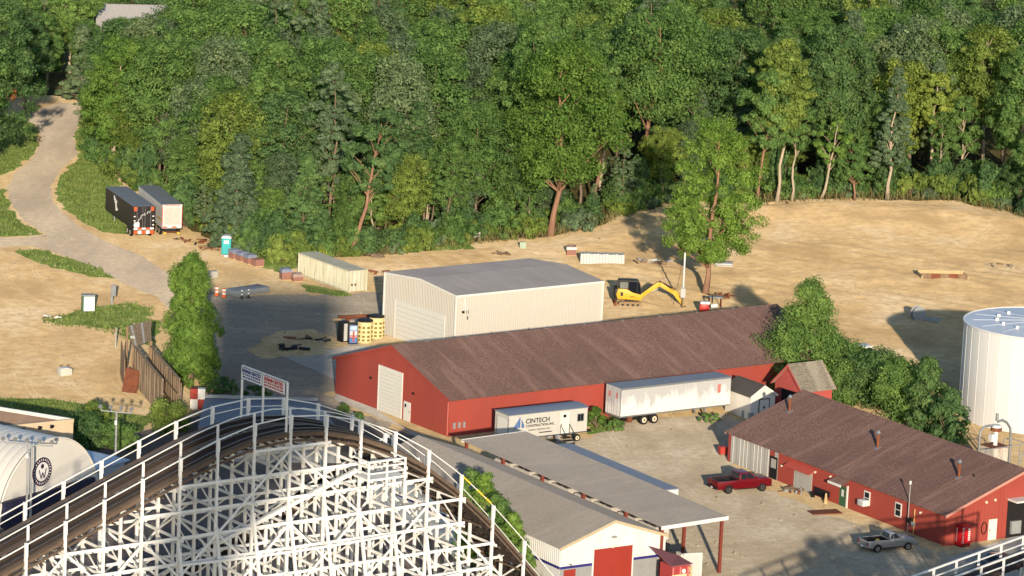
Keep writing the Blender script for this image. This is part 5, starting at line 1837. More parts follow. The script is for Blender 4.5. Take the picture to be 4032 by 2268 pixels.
M_TROOF = mat('trailer_roof_grey', L(140, 140, 142), .5, .2, var=.12, scale=1.0)
t_ = NT('grimy_white_panels')
co_ = t_.coord((1, 1, 1))
n_ = t_.noise(t_.coord((1.1, 1, .35)), .75, 5, .75)
sep = t_.n('ShaderNodeSeparateXYZ')
t_.l(co_, sep.inputs[0])
ad = t_.n('ShaderNodeMath', operation='MULTIPLY_ADD')
t_.l(sep.outputs['Z'], ad.inputs[0])
ad.inputs[1].default_value = .16
ad.inputs[2].default_value = -.40
sm_ = t_.n('ShaderNodeMath', operation='ADD')
t_.l(ad.outputs[0], sm_.inputs[0])
t_.l(n_, sm_.inputs[1])
t_.l(t_.ramp(sm_.outputs[0], [(.46, L(228, 223, 215)), (.60, L(186, 183, 178))]), t_.b.inputs['Base Color'])
t_.b.inputs['Roughness'].default_value = .5
M_GRIME = t_.m

WT = semi('box_trailer', 'long grimy white semi trailer parked against the red barn', (11.5, 373.5, 0), R(34.6), 14.0, 2.6, 1.05, 4.05, M_GRIME, M_TROOF, wheels=(3.1, 4.4))
M_FRED = mat('faded_red_print', L(196, 118, 110), .6)
for y in (.5, 1.75):
    MB().box(-.012, -.003, y, y + .35, 2.9, 3.5).build('faded_badge', M_FRED, WT)
MB().box(12.3, 12.7, -.014, -.004, 2.5, 3.4).build('faded_badge', M_FRED, WT)
MB().box(1.3, 1.8, .3, .8, .35, 1.0).build('mud_flap', M_RUST, WT)

M_TBLK = mat('black_trailer_paint', L(44, 38, 38), .45, var=.12)
BTR = semi('box_trailer', 'black semi trailer with white script parked by the grass verge', (-45.0 + 0, 464.8, 0), R(110.8), 13.9, 2.75, 1.1, 4.05, M_TBLK, M_TROOF, rear=M_TBLK, ribs=14, wheels=(1.5, 2.8))
# the trailer's local y runs to the left of its travel; its rear faces the viewer
M_SCR = mat('white_script_print', L(206, 202, 196), .5)
for pts in (((.55, .65), (.8, 1.2), (.95, 1.1), (1.0, 1.5), (1.2, 1.7)), ((1.3, 1.6), (1.45, 1.9), (1.5, 1.55)), ((1.75, 1.75), (1.9, 2.1), (2.05, 1.9), (2.2, 2.15))):
    MB().tube([(-.06, 2.75 - a, 1.3 + b) for a, b in pts], .05, 5).build('script_print', M_SCR, BTR)
for pts in (((7.6, 2.2), (8.2, 2.5), (8.6, 2.9), (9.3, 3.4)), ((8.0, 3.2), (8.6, 3.3), (9.4, 3.7)), ((8.2, 2.0), (8.4, 2.6), (8.3, 3.1))):
    MB().tube([(a, 2.775, b) for a, b in pts], .09, 5).build('script_print', M_SCR, BTR)
for y in (.1, 2.3):
    MB().box(-.03, -.012, y, y + .35, 3.45, 3.95).build('reflector', M_REFR, BTR)
for k in range(3):
    for y in (.06, 2.45):
        MB().box(-.03, -.012, y, y + .22, 1.6 + k * .55, 1.72 + k * .55).build('reflector', M_REFW, BTR)
for k in range(5):
    MB().box(-.045, -.012, .1 + k * .52, .1 + k * .52 + .46, .55, .95).build('reflector', M_REFR if k % 2 == 0 else M_REFW, BTR)
    MB().box(-.045, -.012, .1 + k * .52, .1 + k * .52 + .46, 1.12, 1.32).build('reflector', M_REFW if k % 2 == 0 else M_REFR, BTR)
MB().box(-.05, -.012, 1.95, 2.6, 1.4, 2.0).build('number_board', M_REFW, BTR)

WTR = semi('box_trailer', 'white semi trailer with roll door beside the black trailer', (-41.7, 466.6, 0), R(108.6), 13.6, 2.6, 1.1, 4.05, M_WHITE, M_TROOF, wheels=(1.5, 2.8))
MB().box(-.05, -.005, .25, 2.35, 1.5, 3.75).build('roll_door', mat('grey_white_rear', L(196, 186, 174), .5), WTR)
for k in range(4):
    MB().box(-.06, -.052, .12 + k * .62, .12 + k * .62 + .5, 1.15, 1.3).build('reflector', M_REFR if k % 2 else M_REFW, WTR)
for y in (.02, 2.5):
    MB().box(-.04, -.012, y, y + .08, 1.3, 3.9).build('edge_reflector', M_REFR, WTR)
MB().box(-.04, -.012, .3, 2.3, 3.92, 4.0).build('edge_reflector', M_REFR, WTR)
for y in (.3, 2.0):
    MB().box(-.06, -.02, y, y + .35, .3, .55).build('yellow_bumper_block', mat('yellow_block', L(222, 178, 70), .5), WTR)
MB().box(.3, 2.4, 2.603, 2.615, 2.0, 2.25).build('yellow_band', mat('yellow_band', L(206, 170, 80), .5), WTR)

# ---- office trailer
CT = thing('office_trailer', 'grey white site office trailer lettered CINTECH CONSTRUCTION INC', 'trailer', (.3, 362.2, 0), R(33.5))
M_CT = mat('office_panel', L(200, 194, 182), .5, var=.04, dirt=L(176, 164, 144), dirt_amt=.25)
MB().box(0, 9.31, 0, 2.52, .95, 3.42).build('body', M_CT, CT)
top_ = [(-.08, 3.40), (2.60, 3.40), (2.60, 3.48), (1.9, 3.60), (1.26, 3.64), (.6, 3.60), (-.08, 3.48)]
MB().prism(top_, -.06, 9.37, 'x').build('roof', mat('office_roof', L(134, 138, 146), .5, .2, var=.1), CT)
MB().box(0, 9.31, -.02, -.003, .93, 1.02).build('skirt_rail', mat('dark_blue_trim', L(58, 66, 90), .5), CT)
for k in range(1, 8):
    MB().box(9.31 * k / 8 - .012, 9.31 * k / 8 + .012, -.012, -.002, 1.03, 3.4).build('panel_joint', mat('panel_joint', L(176, 170, 160), .6), CT)
M_LET = mat('black_lettering', L(40, 40, 46), .5)
lettering('CINTECH', .66, M_LET, CT, face_mat((1.95, -.022, 2.44), (1, 0, 0)), bold=.012, spacing=1.02)
lettering('CONSTRUCTION, INC.', .335, M_LET, CT, face_mat((1.98, -.022, 2.06), (1, 0, 0)), bold=.006)
lettering('GENERAL CONSTRUCTION', .21, M_LET, CT, face_mat((2.3, -.022, 1.66), (1, 0, 0)))
for x, w in ((1.2, .8), (3.6, 1.5)):
    MB().box(x, x + w, -.024, -.014, 1.34, 1.44).build('small_print', M_LET, CT)
M_LOGO = mat('logo_blue', L(74, 108, 160), .5)
for k in range(4):
    z = 2.02 + k * .02
    h = .42 + k * .2
    xa = .66 + k * .17
    MB().prism([(xa, z), (xa + .14, z + .03), (xa + .14, z + h + .06), (xa, z + h - .08)], -.03, -.014, 'y').build('logo_bar', M_LOGO, CT)
    xb = 1.78 - k * .11
    if k < 3:
        MB().prism([(xb - .09, z + .02), (xb, z), (xb, z + h * .9), (xb - .09, z + h)], -.032, -.014, 'y').build('logo_bar', M_LOGO, CT)
MB().box(6.1, 7.1, -.05, -.004, 1.03, 3.2).build('door', M_DOORW, CT)
MB().box(6.4, 6.75, -.06, -.051, 2.65, 2.95).build('door_window', M_GLASS, CT)
MB().box(6.18, 6.24, -.09, -.051, 1.9, 2.05).build('door_handle', M_BLACK, CT)
w_ = MB().box(8.08, 8.88, -.05, -.004, 2.08, 2.88).build('window', M_STEEL, CT)
MB().box(8.15, 8.46, -.06, -.051, 2.15, 2.81).build('pane', M_GLASS, w_)
MB().box(8.50, 8.81, -.06, -.051, 2.15, 2.81).build('pane', M_GLASS, w_)
MB().box(-.04, -.004, .15, 2.05, 1.25, 2.95).build('end_door', M_DOORW, CT)
MB().box(-.05, -.003, .05, .15, 1.1, 3.1).build('end_frame', M_STEEL, CT)
MB().box(-.05, -.003, 2.05, 2.15, 1.1, 3.1).build('end_frame', M_STEEL, CT)
for k in range(2):
    wheel(CT, 8.25, .15 if k == 0 else 2.35, .38, .25, M_RIMC, -1 if k == 0 else 1)
for k in range(4):
    MB().box(1.0 + (k % 2) * 5, 1.4 + (k % 2) * 5, .3 if k < 2 else 1.9, .7 if k < 2 else 2.3, 0, .95).build('block_pier', M_GREYP, CT)
MB().box(9.3, 10.6, 1.1, 1.4, .6, .8).build('tow_bar', M_BLACK, CT)
stp = thing('entry_steps', 'dark metal entry steps with handrails at the office trailer door', 'steps', CT.matrix_basis @ Vector((6.05, -.08, 0)), R(33.5))
for k in range(4):
    MB().box(.0, 1.1, -1.2 + k * .25, -.95 + k * .25, .20 + k * .24, .24 + k * .24).build('tread', M_BLACK, stp)
for x in (.02, 1.08):
    MB().tube([(x, -1.1, 0), (x, -1.1, 1.15), (x, -.05, 1.95), (x, -.05, .9)], .03, 5).build('hand_rail', M_BLACK, stp)

# ---- shipping container
SCN = thing('shipping_container', 'stained cream shipping container standing beside the dirt lot', 'container', (-19.15, 435.9, 0), R(33.6))
t_ = NT('stained_cream_paint')
n_ = t_.noise(t_.coord((2.2, 2.2, .22)), 1.1, 6, .75)
t_.l(t_.ramp(n_, [(.30, L(116, 108, 80)), (.44, L(196, 188, 156)), (.62, L(220, 213, 190))]), t_.b.inputs['Base Color'])
t_.b.inputs['Roughness'].default_value = .7
M_CONT = t_.m
CLn_ = 12.0
# local: end doors on x axis plane y=0 ; long side runs along +y at x=0
cor = MB()
n = 56
for k in range(n):
    y0, y1 = CLn_ * k / n, CLn_ * (k + 1) / n
    d = (y1 - y0)
    cor.add([(0 if i in (0, 3) else .045 if True else 0, y0 + d * f, z) for z in (.15, 2.45) for i, f in ((0, 0), (1, .15), (1, .5), (0, .65), (0, 1))],
            [(0, 1, 6, 5), (1, 2, 7, 6), (2, 3, 8, 7), (3, 4, 9, 8)])
cor.build('side_wall', M_CONT, SCN)
MB().box(.06, 2.44, .06, CLn_, .12, 2.5).build('inner_shell', M_CONT, SCN)
MB().box(-.02, 2.46, -.02, CLn_, 2.52, 2.6).build('roof', mat('container_roof', L(212, 202, 172), .7, var=.08, dirt=L(150, 136, 96), dirt_amt=.5), SCN)
for x in (-.03, 2.36):
    MB().box(x, x + .11, -.03, .08, 0, 2.6).build('corner_post', M_CONT, SCN)
MB().box(-.03, .04, CLn_ - .1, CLn_ + .02, 0, 2.6).build('corner_post', M_CONT, SCN)
MB().box(-.03, .05, .08, CLn_, 0, .15).build('bottom_rail', M_CONT, SCN)
MB().box(-.03, .05, .08, CLn_, 2.45, 2.55).build('top_rail', M_CONT, SCN)
for a, b in ((.1, 1.2), (1.24, 2.34)):
    d_ = MB().box(a, b, -.0, .055, .1, 2.48).build('end_door', M_CONT, SCN)
    for f in (.3, .75):
        MB().tube([(a + (b - a) * f, -.03, .08), (a + (b - a) * f, -.03, 2.5)], .025, 5).build('lock_rod', M_STEEL, d_)
for k in range(2):
    MB().box(.28 + k * .45, .55 + k * .45, -.012, -.002, .75, 1.05).build('stencil_mark', mat('stencil_brown', L(96, 72, 52), .7), SCN)

# ---- portable toilet
pt = O(569, 640)
PT = thing('portable_toilet', 'teal portable toilet with white roof', 'toilet', pt, R(2))
M_TEAL = mat('teal_plastic', L(44, 158, 158), .45, var=.06)
MB().box(-.58, .58, -.56, .6, .12, 2.12).build('cabin', M_TEAL, PT, bevel=.03)
MB().box(-.42, .46, -.60, -.565, .2, 1.98).build('door', mat('teal_door', L(52, 170, 170), .45, var=.05), PT)
MB().box(-.3, .3, -.615, -.602, 1.45, 1.85).build('door_label', M_WHITE, PT)
for k in range(3):
    MB().box(-.3, .34, -.612, -.602, .5 + k * .28, .56 + k * .28).build('door_rib', M_TEAL, PT)
MB().prism([(-.62, 2.12), (.62, 2.12), (.58, 2.26), (.3, 2.40), (-.3, 2.40), (-.58, 2.26)], -.6, .64, 'y').build('roof', M_WHITE, PT)
MB().box(-.62, .62, -.7, .64, 0, .12).build('base_skid', M_GREYP, PT)
sk = MB().box(-.4, .5, -.3, .3, 0, .25).build('bucket', M_WHITE, None, O(572, 646), bevel=.03)
tag(sk, 'white tub on the ground before the portable toilet', 'tub')

# ---- pallets of bricks
M_BRK = mat('brick_red_brown', L(158, 112, 96), .9, var=.2, scale=6)
M_WRAP = mat('blue_grey_wrap', L(128, 134, 150), .35, var=.2, scale=3)
M_WRAPR = mat('clear_wrap', L(168, 140, 128), .3, var=.15, scale=3)


def brick_pallet(label, loc, rz, nz=5, wrap=None, group='brick pallets'):
    t = thing('brick_pallet', label, 'pallet', loc, rz)
    for k in range(3):
        MB().box(-.6, .6, -.55 + k * .48, -.41 + k * .48, 0, .12).build('skid', M_PLY, t)
    cube = MB().box(0, .29, 0, .27, 0, .19).mesh('brick', M_BRK)
    for i in range(4):
        for j in range(4):
            for k in range(nz):
                if i in (0, 3) or j in (0, 3) or k == nz - 1:
                    obj('brick', cube, t, (-.6 + i * .3 + .005, -.58 + j * .29, .125 + k * .2))
    if wrap:
        q = MB()
        z = .125 + nz * .2
        pts = [(-.66, -.64, z - .35), (.66, -.64, z - .25), (.66, .64, z - .4), (-.66, .64, z - .3), (-.6, -.58, z + .05), (.6, -.58, z + .02), (.6, .58, z + .1), (-.6, .58, z + .03), (0, 0, z + .22)]
        q.add(pts, [(0, 1, 5, 4), (1, 2, 6, 5), (2, 3, 7, 6), (3, 0, 4, 7), (4, 5, 8), (5, 6, 8), (6, 7, 8), (7, 4, 8)]).build('plastic_wrap', wrap, t)
    return t


p0_, p1_ = Vector((-34.0, 453.6, 0)), Vector((-30.9, 449.4, 0))
for k in range(4):
    brick_pallet(['brick pallet nearest the portable toilet', 'second brick pallet in the row beyond the toilet', 'third brick pallet in the row beyond the toilet', 'brick pallet at the near end of the row'][k],
                 p0_ + (p1_ - p0_) * (k / 3), R(34), 5 if k < 3 else 4, M_WRAP if k < 3 else None)
brick_pallet('tall blue wrapped brick pallet beside the cream container', Vector((-27.0, 441.9, 0)), R(20), 6, M_WRAP)
brick_pallet('low brick pallet at the far end of the cream container', Vector((-25.6, 441.3, 0)), R(20), 4, M_WRAPR)
brick_pallet('lone brick pallet on the dirt lot left of the white stack', Vector((7.2, 465.4, 0)), R(4), 5, M_WRAPR)

# ---- white panel stack on the lot
WPk = thing('panel_stack', 'long stack of white wrapped panels lying on the dirt lot', 'panel stack', Vector((8.3, 459.6, 0)), R(3))
for k in range(14):
    MB().box(k * .39 + .01, k * .39 + .37, 0, 1.4, .12, 1.35 + .03 * ((k * 7) % 3)).build('panel', mat('white_wrap', L(206, 200, 190), .5, var=.06), WPk)
MB().box(0, 5.46, .1, .2, 0, .12).build('skid', M_PLY, WPk)
MB().box(0, 5.46, 1.2, 1.3, 0, .12).build('skid', M_PLY, WPk)
ws = thing('panel_stack', 'small grey and white stack of sheets right of the lone tree', 'panel stack', Vector((25.0, 461.3, 0)), R(-4))
for k in range(5):
    MB().box(k * .02, 2.3 - k * .03, 0, 1.3, .1 + k * .12, .2 + k * .12).build('sheet', M_WHITE if k % 2 else M_GREYP, ws)
for k in range(6):
    MB().box(.1 + k * .36, .3 + k * .36, .2, 1.1, .7, .8).build('spacer', M_GREYP, ws)

# ---- concrete slab box, delineators, block
sb = thing('precast_slab', 'grey precast concrete slab lying at the edge of the yard', 'concrete slab', Vector((-32.0, 430.6, 0)), R(46))
MB().box(0, 5.2, -.1, 2.0, 0, .62).build('slab', mat('precast_concrete', L(150, 152, 150), .9, var=.12, scale=2), sb, bevel=.03)
for k in range(3):
    MB().tube([(1 + k * 1.5, .9, .6), (1 + k * 1.5, .9, .78), (1.2 + k * 1.5, .9, .78), (1.2 + k * 1.5, .9, .6)], .03, 5).build('lifting_eye', M_RUST, sb)
M_ORANGE = mat('orange_reflective', L(255, 120, 50), .4, var=.03)
for k, (bx, by) in enumerate(((545, 745), (563, 750), (608, 752), (625, 750))):
    d = thing('delineator_post', ['glowing orange marker post nearest the evergreen', 'glowing orange marker post beside the first one', 'banded black and white marker post at the slab', 'banded marker post right of the slab middle'][k], 'marker post', O(bx, by))
    MB().tube([(0, 0, 0), (0, 0, .08)], .28, 10).build('base', M_BLACK, d)
    MB().tube([(0, 0, .08), (0, 0, 1.15)], [.24, .19] if k < 2 else [.08, .07], 10).build('tube', M_ORANGE if k < 2 else M_BLACK, d)
    for j in range(2):
        MB().tube([(0, 0, .45 + j * .4), (0, 0, .68 + j * .4)], .235 if k < 2 else .09, 10).build('band', M_REFW, d)
cb = MB().box(-.5, .5, -.4, .4, 0, .8).build('concrete_block', mat('block_concrete', L(176, 170, 158), .9, var=.1), None, O(536, 698), bevel=.03, rz=.4)
tag(cb, 'grey concrete block half hidden by the evergreen', 'concrete block')
bl = thing('concrete_block', 'white lidded concrete block on the bare dirt clearing', 'concrete block', Vector((-46.4, 386.2, 0)), R(34))
MB().box(-.65, .65, -.5, .5, 0, .75).build('block', mat('pale_block', L(206, 198, 182), .9, var=.06), bl, bevel=.03)
MB().box(-.5, .4, -.35, .4, .75, .82).build('lid', M_WHITE, bl)
for x in (-.4, .4):
    MB().tube([(x, .3, .75), (x, .3, 1.0), (x + .2, .3, 1.0)], .04, 5).build('lifting_eye', M_RUST, bl)

# ---- utility boxes
ub = thing('utility_cabinet', 'white faced green utility cabinet on the grass', 'cabinet', O(222, 788), R(12))
MB().box(-.72, .72, .0, .95, .2, 2.0).build('cabinet', M_GREEN, ub)
MB().box(-.52, .70, -.05, -.004, .25, 1.92).build('front_panel', M_WHITE, ub)
MB().box(-.75, .75, -.06, 1.0, 2.0, 2.08).build('lid', M_GREYP, ub)
for x in (-.5, .45):
    MB().box(x, x + .15, .1, .3, 0, .2).build('foot', M_GREYP, ub)
mp = thing('meter_pedestal', 'slim grey meter pedestal beside the utility cabinet', 'pedestal', O(281, 766), R(20))
MB().box(-.1, .1, -.06, .06, 0, 2.2).build('post', M_GREYP, mp)
MB().box(-.05, .42, -.16, .1, 1.0, 2.3).build('meter_box', M_STEEL, mp)
sp = MB().tube([(0, 0, 0), (0, 0, 2.3)], .08, 6).build('wooden_stake', M_GREYW, None, O(291, 876))
tag(sp, 'pale stake standing left of the wooden ramp', 'stake')

# ---- old wooden ramp walls of separate boards
RA = thing('wooden_ramp', 'old timber ramp with two weathered plank walls', 'ramp')
M_PLK = mat('weathered_planks', L(150, 128, 104), .95, var=.3, scale=2, stretch=(3, 3, .2), dirt=L(96, 78, 62), dirt_amt=.7, dirt_scale=.9)
a_, b_ = Vector((-38.9, 384.0, 0)), Vector((-34.5, 369.2, 0))
dr = (b_ - a_).normalized()
nr = Vector((-dr.y, dr.x, 0))
rr = random.Random(9)
L_ = (b_ - a_).length
bmz = [MB().box(-.155, .155, -.04, .04, 0, h).mesh('plank', M_PLK) for h in (3.75, 3.9, 3.65, 3.85)]
az_ = math.atan2(dr.y, dr.x)
k = 0
d = 0.0
while d < L_:
    for w in (0, 1):
        p = a_ + dr * (d + (.8 if w else 0)) + nr * (0 if w == 0 else 1.7) + dr.cross(Vector((0, 0, 1))) * rr.uniform(-.04, .04)
        o = obj('plank', bmz[(k + w) % 4], RA, p)
        o.rotation_euler = (rr.uniform(-.02, .02), rr.uniform(-.015, .015), az_ + rr.uniform(-.10, .10))
    d += .41
    k += 1
for w in (0, 1):
    off = nr * (0 if w == 0 else 1.7) + nr * (.12 if w == 0 else -.12)
    for z in (.9, 2.4):
        MB().beam(a_ + off + Vector((0, 0, z)), b_ + off + Vector((0, 0, z)), .1, .2).build('wale', M_WOOD, RA)
    MB().beam(a_ + nr * (0 if w == 0 else 1.7) + Vector((0, 0, 3.92)), b_ + nr * (0 if w == 0 else 1.7) + Vector((0, 0, 3.92)), .2, .1).build('top_rail', M_PLK, RA)
# sloping plank deck at its head
wp = thing('plank_deck', 'sloping weathered plank deck at the head of the ramp', 'deck')
z3_ = lambda x, y, z: O(x * .41408 / OV, (1150 + y * .41408) / OV, z)
c_ = [z3_(1262, 520, 3.7), z3_(1442, 455, 3.7), z3_(1432, 268, 5.0), z3_(1212, 322, 5.0)]
for k in range(9):
    u0, u1 = k / 9 + .006, (k + 1) / 9 - .006
    q = [c_[0].lerp(c_[1], u0), c_[0].lerp(c_[1], u1), c_[3].lerp(c_[2], u1), c_[3].lerp(c_[2], u0)]
    dn = Vector((0, 0, .07))
    MB().add([p - dn for p in q] + q, [(0, 3, 2, 1), (4, 5, 6, 7), (0, 1, 5, 4), (1, 2, 6, 5), (2, 3, 7, 6), (3, 0, 4, 7)]).build('plank', M_GREYW if k % 4 == 1 else M_PLK, wp)
for p in c_:
    MB().box(p.x - .1, p.x + .1, p.y - .1, p.y + .1, 0, p.z - .08).build('stilt', M_WOOD, wp)
n0 = c_[0].lerp(c_[3], .45) + Vector((.25, -.05, .02))
MB().obox(n0 + Vector((0, 0, .03)), .5, .5, .03, .2, .25).build('white_notice', M_TRIM, wp)
sd = thing('palisade_fence', 'short dark palisade left of the plank panel', 'fence', c_[3] * Vector((1, 1, 0)) if False else Vector((c_[3].x - .5, c_[3].y - 1.0, 0)), R(-80))
for k in range(14):
    MB().box(k * .42, k * .42 + .36, -.05, .05, 0, 3.6 - .05 * k).build('plank', M_WOOD, sd)
rs = MB().add([(0, 0, 0), (1.6, -.4, 0), (1.7, 1.6, 1.9), (.2, 2.2, 2.1), (0, 0, .05), (1.6, -.4, .05), (1.7, 1.6, 1.95), (.2, 2.2, 2.15)], [(0, 3, 2, 1), (4, 5, 6, 7), (0, 1, 5, 4), (1, 2, 6, 5), (2, 3, 7, 6), (3, 0, 4, 7)]).build('rust_sheet', M_RUST, None, Vector((-39.7, 379.6, 0)))
tag(rs, 'rusty steel sheet leaning on the ramp wall', 'metal sheet')

# ---- floodlight poles
def flood_pole(label, base, H, arm_rz, n=4, span=3.2, poles=1):
    t = thing('floodlight_pole', label, 'floodlight pole', base, arm_rz)
    for k in range(poles):
        MB().tube([(k * .35, 0, 0), (k * .35, 0, H)], [.12, .09], 8).build('pole', M_GREYP, t)
    MB().beam((-span / 2, 0, H), (span / 2, 0, H), .1, .1).build('cross_arm', M_GREYP, t)
    for k in range(n):
        x = -span / 2 + span * k / (n - 1)
        MB().tube([(x, 0, H), (x, 0, H + .35)], .04, 5).build('bracket', M_GREYP, t)
        MB().tube([(x, .05, H + .5), (x, -.18, H + .45), (x, -.3, H + .42)], [.08, .17, .2], 12).build('lamp_hood', M_STEEL, t)
    MB().box(-.1, .1, -.2, 0, H - 1.2, H - .8).build('speaker_box', M_WHITE, t)
    return t


flood_pole('floodlight pole with four lamps before the yellow green bush', O(289, 1222), height_at(289, 1222, 1036), R(-12), 4, 3.0)
flood_pole('twin floodlight pole before the arched hall', O(66, 1350), height_at(66, 1350, 1118), R(-8), 5, 4.4, 2)

# ---- excavator
EX = thing('excavator', 'yellow compact excavator with boom reaching right', 'excavator', O(1583, 768), R(4))
M_EXY = mat('machine_yellow', L(228, 172, 48), .45, var=.06, dirt=L(176, 132, 60), dirt_amt=.3)
for s in (-1, 1):
    y0 = s * .95
    pr = [(-1.35, .12), (-1.05, 0), (1.05, 0), (1.35, .12), (1.42, .34), (1.3, .56), (1.0, .64), (-1.0, .64), (-1.3, .56), (-1.42, .34)]
    tr_ = MB().prism(pr, y0 - .22, y0 + .22, 'y').build('crawler_track', mat('dusty_track', L(150, 124, 92), .9, var=.2, scale=4), EX)
    for k in range(4):
        MB().tube([(-.9 + k * .6, y0 - .24, .26), (-.9 + k * .6, y0 + .24, .26)], .16, 10).build('roller', M_BLACK, tr_)
    pad = MB().box(-.06, .06, y0 - .25, y0 + .25, -.02, .03).mesh('track_pad', M_WOOD)
    for k in range(9):
        obj('track_pad', pad, EX, (-1.0 + k * .25, 0, .64))
MB().box(-.5, .5, -.75, .75, .4, .8).build('undercarriage', M_BLACK, EX)
MB().prism([(-1.55, .95), (1.25, .8), (1.35, 1.1), (1.2, 1.5), (.2, 1.75), (-.5, 2.15), (-1.5, 2.15), (-1.7, 1.5)], -1.05, 1.05, 'y').build('house', M_EXY, EX, bevel=.06)
MB().prism([(-1.95, 1.05), (-1.6, .92), (-1.52, 2.2), (-1.85, 2.1)], -1.0, 1.0, 'y').build('counterweight', M_BLACK, EX, bevel=.05)
MB().prism([(-1.4, 2.1), (-.5, 2.0), (1.1, 1.35), (1.25, 1.6), (1.05, 2.8), (.85, 3.05), (-1.4, 3.05)], -.95, .25, 'y').build('cab', M_GLASS, EX)
MB().box(-1.3, -.35, -.965, -.952, 2.2, 2.95).build('rear_pane', mat('dusty_glass', L(120, 120, 112), .3), EX)
for p, q in (((-1.4, 2.1), (-1.4, 3.05)), ((-1.4, 3.05), (.85, 3.05)), ((.85, 3.05), (1.05, 2.8)), ((1.05, 2.8), (1.25, 1.6)), ((-.3, 1.9), (-.3, 3.05)), ((.75, 1.6), (.75, 3.0))):
    for y in (-.97, .27):
        MB().beam((p[0], y, p[1]), (q[0], y, q[1]), .07, .09).build('cab_pillar', M_BLACK, EX)
MB().prism([(-1.5, 3.06), (.9, 3.06), (.8, 3.16), (-1.4, 3.16)], -1.02, .32, 'y').build('cab_roof', mat('cab_roof_black', L(58, 54, 48), .5), EX)
MB().tube([(1.5, -.22, 1.6), (2.4, -.24, 2.45), (3.4, -.24, 3.05), (4.6, -.22, 2.3), (5.2, -.2, 1.9)], .035, 5).build('hydraulic_hose', M_BLACK, EX)
MB().box(-1.2, -.9, -1.055, -1.06, 1.3, 1.75).build('black_panel', M_BLACK, EX)
MB().box(-.1, .5, -1.06, -1.055, 1.2, 1.28).build('maker_mark', M_BLACK, EX)
bo = MB()
for (a, b, w0, w1) in (((1.35, 1.2), (3.45, 2.75), .42, .55), ((3.45, 2.75), (5.0, 1.75), .55, .36)):
    A, B = Vector((a[0], 0, a[1])), Vector((b[0], 0, b[1]))
    nn = Vector((-(B - A).z, 0, (B - A).x)).normalized()
    q = [A - nn * w0 / 2, B - nn * w1 / 2, B + nn * w1 / 2, A + nn * w0 / 2]
    MB().prism([(p.x, p.z) for p in q], -.2, .2, 'y').build('boom', M_EXY, EX, bevel=.03)
MB().prism([(4.6, 2.15), (5.0, 1.6), (6.35, -.05), (6.5, .15), (5.35, 1.95), (4.9, 2.2)], -.17, .17, 'y').build('stick', M_EXY, EX, bevel=.03)
MB().tube([(1.7, 0, 1.3), (3.3, 0, 2.1)], .09, 8).build('boom_cylinder', M_STEEL, EX)
MB().tube([(3.4, 0, 3.0), (4.9, 0, 2.25)], .08, 8).build('stick_cylinder', M_BLACK, EX)
MB().tube([(5.3, 0, 2.0), (6.2, 0, .9)], .07, 8).build('bucket_cylinder', M_EXY, EX)
MB().prism([(6.1, .1), (6.5, .15), (6.9, -.1 + .15), (6.95, .02), (6.3, .0), (6.0, .03)], -.35, .35, 'y').build('bucket', M_BLACK, EX)
MB().box(-1.9, -1.6, -1.2, 1.2, .1, .55).build('dozer_blade', M_RUST, EX)
MB().box(1.0, 1.5, -.3, .3, .9, 1.45).build('boom_foot', M_EXY, EX, bevel=.03)

# ---- utility pole with meter
UP = thing('utility_pole', 'white metal service pole with grey meter box beside the excavator', 'pole', O(1716, 776))
MB().tube([(0, 0, 0), (0, 0, 2.0)], .10, 8).build('lower_pole', M_WOOD, UP)
MB().tube([(.02, 0, 1.6), (0, 0, 6.7)], .10, 8).build('pole', M_WHITE, UP)
MB().box(-.28, .28, -.3, -.12, 1.35, 2.4).build('meter_box', M_STEEL, UP)
MB().box(-.3, .3, -.1, .05, 2.42, 2.55).build('bracket', M_GREYP, UP)
MB().tube([(-.25, .1, 6.3), (-.4, .3, 4.2), (-.9, 1.2, 1.0), (-1.0, 1.5, 0)], .02, 4).build('guy_wire', M_BLACK, UP)

# ---- red and white machine behind the barn
CM = thing('compressor_cart', 'red and white machine on wheels behind the barn roof', 'machine', O(1780, 792), R(2))
MB().box(-1.0, .1, -.5, .5, .35, 1.3).build('red_body', mat('machine_red', L(186, 48, 40), .4), CM, bevel=.08)
MB().box(-.95, .2, -.48, .48, 1.3, 1.6).build('white_hood', M_WHITE, CM, bevel=.08)
MB().tube([(.35, 0, 1.05), (1.1, 0, 1.15)], .22, 10).build('white_tank', M_WHITE, CM)
MB().box(.1, 1.2, -.4, .4, .4, .55).build('chassis', M_STEEL, CM)
for x in (-.7, .8):
    for s in (-1, 1):
        wheel(CM, x, s * .5, .28, .2, M_RIM, s)
MB().tube([(.5, .4, 1.3), (.5, .4, 2.3), (.9, .4, 2.3)], .08, 6).build('exhaust', M_BLACK, CM)
pp_ = thing('steel_table', 'dark steel table frame behind the red machine', 'table', O(1785, 775), R(5))
MB().box(-.2, 1.4, -.5, .5, 1.3, 1.4).build('top', M_GREYP, pp_)
for x in (-.1, 1.3):
    for y in (-.4, .4):
        MB().box(x - .05, x + .05, y - .05, y + .05, 0, 1.3).build('leg', M_RUST, pp_)

